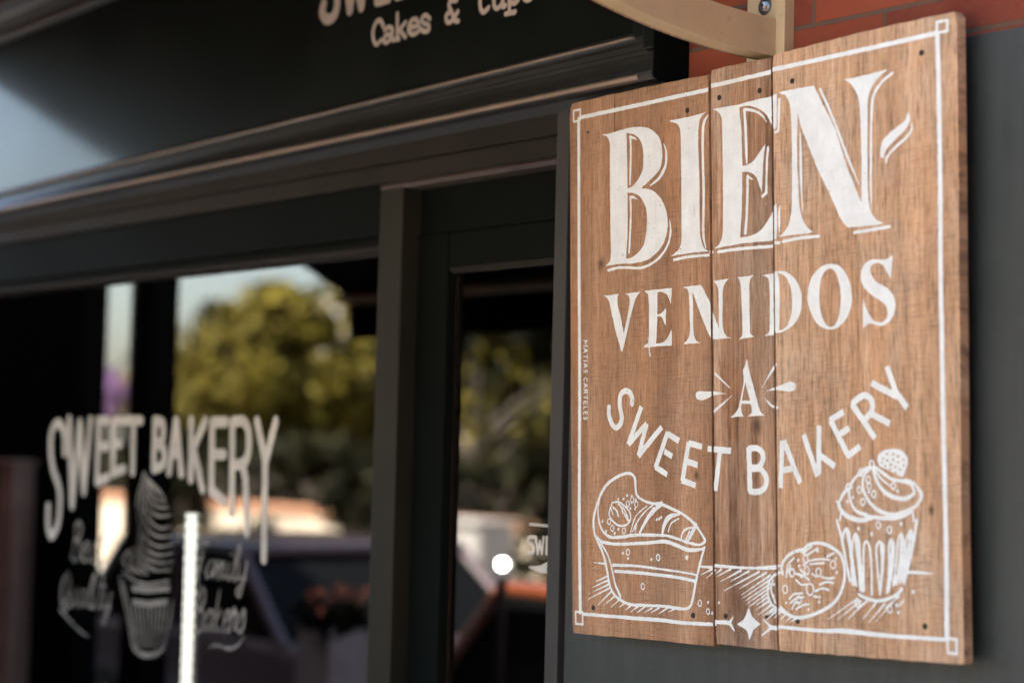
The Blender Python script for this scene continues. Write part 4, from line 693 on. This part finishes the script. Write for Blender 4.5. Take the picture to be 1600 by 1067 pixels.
# ---------------------------------------------------------------- the wooden sign
sign = thing('wooden_sign', 'white lettered wooden plank sign reading BIENVENIDOS A SWEET BAKERY with painted cakes', 'sign', BOARD_AT, (0, -RAD(BOARD_TILT), 0))
TH = 0.020
rng = np.random.RandomState(3)
def plank(key, mat):
    pts = [(a * 1e-4, b * 1e-4) for a, b in PLANKS[key]]
    out = []
    if key == 'M': pts = [(a + (0.0016 if a < 0 else -0.0012) if abs(a - 0.0015) > 0.03 else a, b) for a, b in pts]
    if key == 'L': pts = [(a - (0.0012 if a > -0.1 else 0), b) for a, b in pts]
    if key == 'R': pts = [(a + (0.0004 if a < 0.08 else 0), b) for a, b in pts]
    for (a, b), (c, d) in zip(pts, pts[1:] + pts[:1]):
        L = math.hypot(c - a, d - b); k = max(1, int(L / 0.018))
        nxn, nyn = (b - d) / L, (c - a) / L
        for i in range(k):
            t = i / k; j = (rng.rand() - 0.5) * (0.0016 if abs(c - a) > abs(d - b) else 0.0006) if i else 0
            out.append((a + (c - a) * t + nxn * j, b + (d - b) * t + nyn * j))
    bm = bmesh.new()
    f = [bm.verts.new((u, 0, v)) for u, v in out]
    g = [bm.verts.new((u, TH, v)) for u, v in out]
    ff = bm.faces.new(f); bm.faces.new(g[::-1])
    k = len(out)
    for i in range(k): bm.faces.new((f[(i + 1) % k], f[i], g[i], g[(i + 1) % k]))
    bmesh.ops.bevel(bm, geom=[e for e in ff.edges], offset=0.0018, segments=2, affect='EDGES')
    return link('plank', bm, mat, sign)
plank('L', M['wood_l']); plank('M', M['wood_m']); plank('R', M['wood_r'])
for v in (0.36, -0.36):
    link('batten', bx(-0.40, 0.40, TH + 0.0005, TH + 0.0285, v - 0.035, v + 0.035, bev=0.002), M['wood_m'], sign)
F0 = Field(-0.47, 0.48, -0.51, 0.51, 0.00085)
wob = F0.rough(0.00045, 0.006, 1) + F0.rough(0.00025, 0.0018, 2)
worn = F0.rough(1.0, 0.0045, 5) * 0.5 + F0.rough(1.0, 0.0014, 6) * 0.5
Yg = F0.y0 + np.arange(F0.ny)[:, None] * F0.h; Xg = F0.x0 + np.arange(F0.nx)[None, :] * F0.h
for gi, (name, text) in enumerate(PAINT.items()):
    F = Field(-0.47, 0.48, -0.51, 0.51, 0.00085)
    for k, a, w in decode(text):
        if k == 'p': F.poly(a)
        else: F.stroke(a, w, k == 'b')
    F.F = F.F + wob * (0.4 if name == 'signature' else 1.0)
    F.F = np.minimum(F.F, (0.72 - worn) * 0.004)              # pin holes where the paint missed the grain
    for gl, gr in GAPS:
        F.F = np.minimum(F.F, np.maximum(gl * 1e-4 - 0.0009 - Xg, Xg - gr * 1e-4 - 0.0009) + np.minimum(wob, 0) * 1.5)
    link(name, F.mesh(lambda x, y, d=0.0004 + gi * 0.00003: (x, -d, y)), M['white'], sign)
for i, (u, v) in enumerate(NAILS):
    bm = bmesh.new(); r = 0.0050 if i != 11 else 0.0028
    u *= 1e-4; v *= 1e-4
    tube(bm, [(u, -0.0006, v), (u, 0.004, v)], r, 9)
    box(bm, u - r * 0.8, u + r * 0.8, -0.0012, -0.0004, v - 0.0006, v + 0.0006)
    link('screw', bm, M['nail'], sign)

# ---------------------------------------------------------------- steel bracket above the sign
br = thing('steel_bracket', 'rust edged cream steel angle bracket bolted to the brick wall above the sign', 'bracket', (-0.009, 0, 2.25))
bm = bmesh.new(); rows = []
for i in range(21):
    t = i / 20; y = -0.004 - 1.25 * t
    q = -y
    zb = 0.036 + (0.30 * q * q if q < 0.5 else 0.075 + 0.30 * (q - 0.5))
    h_ = 0.0645
    rows.append([bm.verts.new((x, y, z)) for x, z in ((0, zb), (0, zb + h_), (-0.006, zb + h_), (-0.006, zb + 0.006), (-0.046, zb + 0.006), (-0.046, zb))])
for A, B in zip(rows, rows[1:]):
    for k in range(6): bm.faces.new((A[k], A[(k + 1) % 6], B[(k + 1) % 6], B[k]))
bm.faces.new(rows[0]); bm.faces.new(rows[-1][::-1])
bmesh.ops.bevel(bm, geom=[e for e in bm.edges if e.calc_face_angle(0) > 1.0 and abs(e.verts[0].co.y - e.verts[1].co.y) > 0.03], offset=0.0012, segments=2, affect='EDGES')
link('arm', bm, M['cream_arm'], br)
link('wall_plate', bx(-0.075, -0.0005, -0.006, 0.0118, -0.02, 0.62, bev=0.0015), M['cream'], br)
link('wall_rib', bx(0.0005, 0.022, -0.012, 0.0118, -0.02, 0.62, bev=0.0015), M['cream'], br)
bm = bmesh.new(); wr = np.random.RandomState(9)
tube(bm, [(0.0012, -0.0065 + wr.uniform(-.0008, .0008), 0.04 + 0.0030 * i) for i in range(20)], [0.0028 + wr.uniform(-.0007, .0009) for i in range(20)], 8)
link('weld_bead', bm, M['cream'], br, smooth=True)
bm = bmesh.new(); zc = 0.128; xc = -0.030
tube(bm, [(xc, -0.0062, zc), (xc, -0.0082, zc)], 0.0155, 20)
link('washer', bm, M['zinc'], br)
bm = bmesh.new()
tube(bm, [(xc, -0.0083, zc), (xc, -0.013, zc), (xc, -0.016, zc)], [0.0085, 0.008, 0.005], 6)
link('bolt_head', bm, M['zinc'], br)

# awning carried by the bracket: dark canvas that shades the shop
aw = thing('shop_awning', 'dark canvas awning sloping out above the shop window and door', 'awning', (0, 0, 2.97))
cv = simple('dark_awning_canvas', (.008, .008, .008), 0.9, 0.2, 4, spec=0.05)
bm = bmesh.new()
prism(bm, [(0.0, 0.03), (0.0, 0.0), (-1.62, -0.80), (-1.62, -0.77)], -4.0, -0.10, lambda a, b, s: (s, a, b))
link('canvas', bm, cv, aw)
link('valance', bx(-4.0, -0.10, -1.635, -1.622, -0.96, -0.77), cv, aw)
bm = bmesh.new(); tube(bm, [(-4.0, -1.60, -0.81), (-0.10, -1.60, -0.81)], 0.02, 10); link('front_bar', bm, M['cream'], aw)

# added unseen wall right of the camera: blocks light from that side
wg = thing('added_side_blocker', 'added dark brick wall beyond the right edge, blocking light from that side', 'wall', (3.55, -2.4, GZ))
link('blocker_wall', bx(0, 0.3, -2.4, 2.38, 0, 5.0), simple('blocker_brick', (.16, .07, .04), 0.9), wg)
link('coping', bx(-0.05, 0.35, -2.45, 2.38, 5.0, 5.08), M['darker'], wg)

nb = thing('neighbour_building', 'plain dark rendered building next door to the left of the shop', 'building', (-17, 2, GZ))
link('walls', bx(-10.0, 9.9, -1.85, 4, 0, 6.2), simple('dark_render', (.06, .05, .042), 0.9, spec=0.1), nb)
link('roof', bx(-10.1, 9.85, -2.0, 4.1, 6.2, 6.4), M['darker'], nb)
# ---------------------------------------------------------------- lettering on the fascia, window and door
def decal(name, key, parent, x0, x1, z0, z1, h, y, mat, amp=0.0, seed=1, butt=False):
    F = Field(x0, x1, z0, z1, h)
    for k, a, w in decode(DECALS[key]): F.stroke(a, w, butt)
    if amp: F.F = F.F + F.rough(amp, h * 5, seed)
    return link(name, F.mesh(lambda a, b: (a, y, b - GZ)), mat, parent)
decal('lettering', 'big_lettering_line', fa, -1.50, -0.80, 2.48, 2.80, 0.0025, -0.0312, M['stencil'], 0.0008, 2)
decal('lettering', 'small_lettering_line', fa, -1.30, -0.30, 2.42, 2.66, 0.0018, -0.0310, M['stencil'], 0.0006, 3)
decal('lettering', 'arched_window_lettering', win, -3.06, -1.64, 1.28, 1.70, 0.0025, 0.0592, M['decal'], 0.0008, 4)
decal('ice_cream_drawing', 'ice_cream_drawing', win, -2.75, -2.20, 0.95, 1.56, 0.002, 0.0590, M['decal_thin'], 0.0012, 5)
decal('script_lettering', 'script_lettering', win, -3.05, -1.75, 1.00, 1.40, 0.002, 0.0594, M['decal_thin'], 0.001, 6)
decal('lettering', 'small_lettering', dr, -0.80, -0.641, 1.30, 1.47, 0.0012, 0.0618, M['decal'], 0.0003, 7)

# ---------------------------------------------------------------- things by the window
tb = thing('ribbed_light_tube', 'lit white ribbed light tube standing just inside the shop window', 'light', (-2.375, 0.20, GZ))
bm = bmesh.new(); pts, rr = [], []
for i in range(150):
    z = 0.95 + i * (1.415 - GZ - 0.95) / 149
    pts.append((0, 0, z)); rr.append(0.0145 + 0.0018 * math.sin(i * 1.15))
tube(bm, pts, rr, 16)
link('tube', bm, emit('lit_tube', (1.0, 0.96, 0.9), 1.1), tb, smooth=True)
bm = bmesh.new(); tube(bm, [(0, 0, 0.0), (0, 0, 0.02), (0, 0, 0.021), (0, 0, 0.949)], [0.10, 0.10, 0.014, 0.014], 16); link('stand', bm, M['nail'], tb)

ps = thing('wooden_post', 'pale wooden post on the pavement, reflected at the left end of the shop window', 'post', (-5.732, -1.08, GZ))
link('post', bx(-0.084, 0.084, -0.05, 0.05, 0.0, 1.844, bev=0.006), simple('pale_post_wood', (.74, .58, .47), 0.7, 0.2, 5), ps)
link('cap', bx(-0.094, 0.094, -0.06, 0.06, 1.8447, 1.864, bev=0.006), simple('post_cap_wood', (.78, .62, .50), 0.7, 0.2, 5), ps)

# arcade piers at the street edge of the awning: seen only as dark reflections in the window
pier_m = simple('dark_pier_cladding', (.006, .006, .005), 0.9, 0.3, 3, spec=0.05)
for x0, x1, lab in ((-7.6, -5.38, 'wide dark clad pier at the pavement edge, reflected at the left of the window'),
                    (-4.95, -4.76, 'slim dark square post at the pavement edge, reflected beside the bakery lettering')):
    p = thing('street_pier', lab, 'pier', ((x0 + x1) / 2, -1.25, GZ))
    w = (x1 - x0) / 2
    link('shaft', bx(-w, w, -0.06, 0.06, 0.0, 2.95, bev=0.008), pier_m, p)
    link('base', bx(-w - 0.02, w + 0.02, -0.08, 0.08, -0.002, 0.18, bev=0.008), simple('red_brown_pier_base', (.10, .04, .03), 0.7), p)

# ---------------------------------------------------------------- street: wall, houses, cars, trees (they show as reflections)
gw = thing('garden_wall', 'low sunlit cream garden wall with terracotta coping across the street', 'wall', (-30, -12.4, GZ))
link('wall', bx(-45, 36, -0.12, 0.12, 0, 1.02), simple('cream_render', (.50, .41, .31), 0.9, 0.12, 1.5), gw)
link('coping', bx(-45, 36, -0.16, 0.16, 1.02, 1.13, bev=0.01), simple('terracotta', (.36, .17, .09), 0.8), gw)

def house(x, y, w, d, h, wall_c, roof_c, label, cat='house', storeys=2):
    t = thing('street_house', label, cat, (x, y, GZ), group=None)
    link('walls', bx(-w / 2, w / 2, -d / 2, d / 2, 0, h), simple('render_' + cat, wall_c, 0.9, 0.08, 0.6), t)
    link('roof', prism(bmesh.new(), [(-d / 2 - 0.4, h), (d / 2 + 0.4, h), (0, h + d * 0.22)], -w / 2 - 0.4, w / 2 + 0.4, lambda a, b, s: (s, a, b)), simple('roof_' + cat, roof_c, 0.8), t)
    wm = simple('house_window_glass', (.05, .06, .07), 0.15)
    for k in range(storeys):
        for i in range(int(w // 2.6)):
            cx = -w / 2 + 1.5 + i * 2.6
            f = link('window', bx(cx - 0.5, cx + 0.5, d / 2 + 0.005, d / 2 + 0.05, 0.9 + k * 2.9, 2.2 + k * 2.9), M['white'], t)
            link('pane', bx(cx - 0.43, cx + 0.43, d / 2 + 0.052, d / 2 + 0.06, 0.98 + k * 2.9, 2.12 + k * 2.9), wm, f)
    return t
house(-58, -52, 22, 9, 6.2, (.55, .50, .46), (.32, .14, .08), 'pale pinkish house with a brown roof far behind the street trees')
house(-84, -62, 26, 10, 9.0, (.50, .46, .44), (.30, .27, .25), 'tall grey rendered block at the far end of the street', 'block', 3)
house(-44, -46, 16, 9, 6.0, (.58, .46, .34), (.40, .17, .08), 'cream house with a terracotta roof behind the right hand trees', 'villa')

def car(name, label, x, y, L, H, body_m, rot=0.0, cat='car'):
    t = thing(name, label, cat, (x, y, GZ), (0, 0, rot))
    W = 0.86
    prof = [(-.50, .30), (-.50, .52), (-.49, .60), (-.46, .635), (-.25, .66), (0, .67), (.22, .66), (.38, .60), (.46, .54), (.50, .44), (.50, .28), (.46, .20), (-.47, .20)]
    bm = bmesh.new(); rows = []
    for yy, s in ((-W, .93), (-W * .97, 1), (0, 1.01), (W * .97, 1), (W, .93)):
        rows.append([bm.verts.new((a * L * (1 if abs(yy) < W * .99 else .985), yy, .2 * H + (b - .2) * H * s)) for a, b in prof])
    for A, B in zip(rows, rows[1:]):
        for k in range(len(prof)): bm.faces.new((A[k], A[(k + 1) % len(prof)], B[(k + 1) % len(prof)], B[k]))
    bm.faces.new(rows[0]); bm.faces.new(rows[-1][::-1])
    link('body', bm, body_m, t, smooth=False)
    # cabin with sloped screens and tumblehome
    base = [(-.43, .65), (.24, .66)]; top = [(-.33, 1.0), (.06, 1.0)]
    def cab(s0, s1, ins, dz=0.0):
        bm = bmesh.new()
        lo = [bm.verts.new((base[i][0] * L, sy * W * .95, (base[i][1] - .02) * H)) for i in (0, 1) for sy in (-1, 1)]
        hi = [bm.verts.new((top[i][0] * L, sy * W * .84, top[i][1] * H - .05)) for i in (0, 1) for sy in (-1, 1)]
        for a, b, c, d in ((0, 1, 3, 2),): bm.faces.new([hi[k] for k in (a, b, c, d)]); bm.faces.new([lo[k] for k in (a, c, d, b)][:4]) if False else None
        for a, b in ((0, 1), (1, 3), (3, 2), (2, 0)): bm.faces.new((lo[a], lo[b], hi[b], hi[a]))
        return bm
    link('cabin_glass', cab(0, 1, 0), M['car_glass'], t)
    bm = bmesh.new()
    box(bm, top[0][0] * L - .03, top[1][0] * L + .05, -W * .85, W * .85, H - .06, H, bev=0.03)
    for sx0, sx1 in ((base[0][0], top[0][0]), (base[1][0], top[1][0]), (-.10, -.12)):
        for sy in (-1, 1):
            tube(bm, [(sx0 * L, sy * W * .955, .64 * H), (sx1 * L, sy * W * .85, H - .04)], 0.035, 6)
    link('roof', bm, body_m, t)
    for sx in (-.31, .31):
        for sy in (-1, 1):
            bm = bmesh.new(); tube(bm, [(sx * L, sy * W * .80, .32), (sx * L, sy * (W + .01), .32)], .32, 24)
            wh = link('wheel', bm, M['tyre'], t)
            bm = bmesh.new(); tube(bm, [(sx * L, sy * (W + .011), .32), (sx * L, sy * (W + .02), .32)], .20, 16)
            link('rim', bm, M['zinc'], wh)
    for sy in (-1, 1):
        link('headlight', bx(.485 * L, .503 * L, sy * .68 - .14, sy * .68 + .14, .44 * H, .52 * H, bev=.01), M['lamp_glass'], t)
        link('tail_light', bx(-.505 * L, -.492 * L, sy * .70 - .11, sy * .70 + .11, .46 * H, .58 * H, bev=.01), M['tail'], t)
    link('bumper', bx(-.515 * L, -.50 * L, -.75, .75, .22 * H, .36 * H, bev=.004), body_m, t)
    link('number_plate', bx(-.522 * L, -.5155 * L, -.26, .26, .27 * H, .34 * H), M['white'], t)
    return t
def carpaint(name, col):
    m, n, b = nt_new(name)
    b.inputs['Base Color'].default_value = (*col, 1)
    b.inputs['Roughness'].default_value = 0.35
    b.inputs['Coat Weight'].default_value = 1.0
    b.inputs['Coat Roughness'].default_value = 0.04
    n.links.new(ramp(n, noise(n, mapping(n), 4), [(0.3, 0.3), (0.7, 0.42)]), b.inputs['Roughness'])
    return m
M['car_glass'] = simple('dark_car_glass', (.006, .006, .006), 0.1, 0.1, bmp=0, spec=0.04)
M['tyre'] = simple('tyre_rubber', (.02, .02, .02), 0.8)
M['lamp_glass'] = simple('lamp_glass', (.7, .7, .68), 0.1, bmp=0)
M['tail'] = simple('red_lamp', (.35, .02, .015), 0.2, bmp=0)
car('parked_car', 'dark mauve estate car parked at the kerb, reflected in the shop window', -7.35, -3.75, 3.5, 1.42, carpaint('mauve_car_paint', (.075, .040, .044)))
car('parked_car', 'orange hatchback parked at the kerb, reflected in the shop door', -3.22, -3.45, 3.7, 1.40, carpaint('orange_car_paint', (.20, .048, .014)))
def leaf_material(name, c1, c2):
    m, n, b = nt_new(name)
    v = mapping(n)
    n.links.new(ramp(n, noise(n, v, 1.5, 5, 0.7), [(0.36, [c * .22 for c in c1]), (0.44, c1), (0.60, c2), (0.72, [c * 1.35 for c in c2])]), b.inputs['Base Color'])
    b.inputs['Roughness'].default_value = 0.7
    b.inputs['Specular IOR Level'].default_value = 0.08
    return m
M['bark'] = simple('brown_bark', (.10, .075, .055), 0.9, 0.3, 8)
def tree(name, label, x, y, h, r, leaf_m, nl=9000, low=0.30, seed=1, leaf=0.11, squash=0.75, cat='tree'):
    rg = np.random.RandomState(seed)
    t = thing(name, label, cat, (x, y, GZ), group='trees along the far side of the street' if cat == 'tree' else None)
    bm = bmesh.new(); zc = h - r * squash
    tube(bm, [(0, 0, 0), (0.05, 0.02, h * 0.25), (-0.04, 0.05, h * 0.5), (0, 0, h * 0.8)], [0.16, 0.12, 0.09, 0.03], 9)
    for k in range(7):
        a = rg.rand() * 6.28; z0 = h * (0.3 + 0.05 * k)
        e = (math.cos(a) * r * 0.7, math.sin(a) * r * 0.7, z0 + r * 0.55)
        tube(bm, [(0, 0, z0), (e[0] * 0.5, e[1] * 0.5, z0 + r * 0.32), e], [0.06, 0.04, 0.015], 6)
    link('trunk', bm, M['bark'], t)
    nc = 56
    cl = []
    while len(cl) < nc:
        p = rg.uniform(-1, 1, 3)
        if 0.25 < np.linalg.norm(p) < 1: cl.append((p * (r, r, r * squash) + (0, 0, zc), r * rg.uniform(0.18, 0.36)))
    per = nl // nc
    V, Fc = [], []
    for c, cr in cl:
        d = rg.normal(size=(per, 3)); d /= np.linalg.norm(d, axis=1)[:, None]
        p = c + d * cr * rg.uniform(0.55, 1.05, (per, 1)) * (1, 1, 0.8)
        u = rg.normal(size=(per, 3)); u /= np.linalg.norm(u, axis=1)[:, None]
        w = np.cross(u, rg.normal(size=(per, 3))); w /= np.linalg.norm(w, axis=1)[:, None]
        s = leaf * rg.uniform(0.6, 1.3, (per, 1))
        for q, a, b in zip(p, u * s, w * s * 0.6):
            k = len(V); V += [tuple(q - a), tuple(q + b), tuple(q + a), tuple(q - b)]; Fc.append((k, k + 1, k + 2, k + 3))
    link('crown', (V, [], Fc), leaf_m, t)
    return t
LY = leaf_material('yellow_green_leaves', (.088, .069, .012), (.172, .134, .018))
LG = leaf_material('dark_green_leaves', (.009, .009, .003), (.020, .019, .005))
LP = leaf_material('purple_blossom', (.20, .11, .23), (.28, .17, .30))
tree('street_tree', 'wide yellow green tree reflected in the middle of the shop window', -29.5, -16.5, 4.55, 2.3, LY, 8500, seed=1)
tree('street_tree', 'full yellow green tree reflected at the right of the shop window', -27.2, -15.8, 4.6, 2.0, LY, 8500, seed=2)
tree('street_tree', 'smaller yellow green tree reflected at the left of the shop door', -21.4, -15.3, 3.9, 1.6, LY, 230, seed=3, leaf=0.10)
tree('street_tree', 'tall dark tree reflected at the top of the shop door, behind a smaller yellow one', -25.2, -19.5, 6.2, 3.0, LG, 9000, seed=21, leaf=0.16)
tree('street_tree', 'tall dark tree at the far right end of the row, behind the shop door reflections', -20.5, -19.0, 6.0, 3.0, LG, 9000, seed=22, leaf=0.16)
tree('street_tree', 'dark green tree standing behind the yellow green row on the left', -31.5, -21.0, 4.2, 2.0, LG, 9000, seed=5)
tree('street_tree', 'dark green tree standing behind the yellow green row near the middle', -29.0, -22.0, 4.2, 2.6, LG, 9000, seed=6)
tree('street_tree', 'dark green tree standing behind the yellow green row on the right', -21.5, -20.0, 4.2, 2.6, LG, 9000, seed=7)
tree('blossom_tree', 'purple flowering tree far down the street', -73.7, -35.0, 5.0, 1.6, LP, 3500, seed=8, leaf=0.16, cat='flowering tree')
# dark clipped hedge behind the wall
hd = thing('clipped_hedge', 'long dark green hedge behind the low garden wall', 'hedge', (-25, -13.6, GZ))
rg = np.random.RandomState(11); N = 26000
P_ = np.stack([rg.uniform(-26, 24, N), rg.uniform(-0.5, 0.5, N), rg.uniform(0, 1, N) ** 0.7 * 1.95], 1)
P_[:, 2] *= 1 + 0.15 * np.sin(P_[:, 0] * 0.9) * np.sin(P_[:, 0] * 0.37)
U = rg.normal(size=(N, 3)); U /= np.linalg.norm(U, axis=1)[:, None]; W_ = np.cross(U, rg.normal(size=(N, 3))); W_ /= np.linalg.norm(W_, axis=1)[:, None]
V = np.stack([P_ - U * .13, P_ + W_ * .08, P_ + U * .13, P_ - W_ * .08], 1).reshape(-1, 3)
link('foliage', ([tuple(v) for v in V], [], [(4 * i, 4 * i + 1, 4 * i + 2, 4 * i + 3) for i in range(N)]), LG, hd)
link('woody_core', bx(-26, 24, -0.3, 0.3, 0, 1.5), M['bark'], hd)

# shrubs in front of the garden wall
for i, (x, h, lab) in enumerate(((-24.3, 1.5, 'round dark shrub against the garden wall, left of the others'), (-22.0, 1.0, 'low dark shrub in front of the garden wall beside the round one'),
                                 (-19.4, 1.7, 'tall dark shrub against the garden wall near the middle'), (-15.2, 1.3, 'dark shrub against the garden wall, right of the utility cabinet'))):
    tree('street_shrub', lab, x, -11.9, h, 0.5 + 0.1 * (i % 2), LG, 1400, seed=30 + i, leaf=0.07, squash=0.9, cat='shrub')
cb = thing('utility_cabinet', 'white utility cabinet on the far pavement, reflected low in the shop door', 'cabinet', (-13.6, -9.4, GZ))
link('body', bx(-0.42, 0.42, -0.2, 0.2, 0.0, 1.24, bev=0.01), simple('white_cabinet_paint', (.34, .31, .29), 0.6), cb)
link('door', bx(-0.38, 0.38, 0.2005, 0.215, 0.12, 1.16, bev=0.004), simple('cabinet_door_paint', (.32, .29, .27), 0.6), cb)
link('cap', bx(-0.46, 0.46, -0.24, 0.25, 1.2405, 1.28, bev=0.01), simple('cabinet_cap', (.36, .33, .30), 0.6), cb)
lp = thing('globe_lamp', 'lit white globe lamp on a dark bollard post at the kerb, reflected in the door', 'lamp', (-3.607, -2.08, GZ))
bm = bmesh.new(); tube(bm, [(0, 0, 0), (0, 0, 0.05), (0, 0, 0.051), (0, 0, 1.179 - GZ - 0.05)], [0.08, 0.08, 0.02, 0.02], 12); link('post', bm, M['nail'], lp)
bm = bmesh.new(); bmesh.ops.create_uvsphere(bm, u_segments=20, v_segments=12, radius=0.02, matrix=Matrix.Translation((0, 0, 1.179 - GZ))); link('globe', bm, emit('lit_globe', (1.0, 0.98, 0.93), 18.0), lp, smooth=True)
pb = thing('flower_planter', 'tall white planter box with orange flowers on the pavement, reflected low in the window', 'planter', (-4.74, -2.1, GZ))
link('box', bx(-0.13, 0.13, -0.13, 0.13, 0, 1.20, bev=0.008), simple('white_planter', (.50, .44, .42), 0.6), pb)
rg = np.random.RandomState(5)
for nm, mat_, k, zr in (('leaves', LG, 220, (1.18, 1.30)), ('flowers', simple('orange_petals', (.50, .14, .05), 0.6), 36, (1.25, 1.36))):
    V, Fc = [], []
    for i in range(k):
        q = np.array([rg.uniform(-.15, .15), rg.uniform(-.15, .15), rg.uniform(*zr)]); a = rg.normal(size=3); a /= np.linalg.norm(a); b_ = np.cross(a, rg.normal(size=3)); b_ /= np.linalg.norm(b_)
        j = len(V); V += [tuple(q - a * .035), tuple(q + b_ * .022), tuple(q + a * .035), tuple(q - b_ * .022)]; Fc.append((j, j + 1, j + 2, j + 3))
    link(nm, (V, [], Fc), mat_, pb)
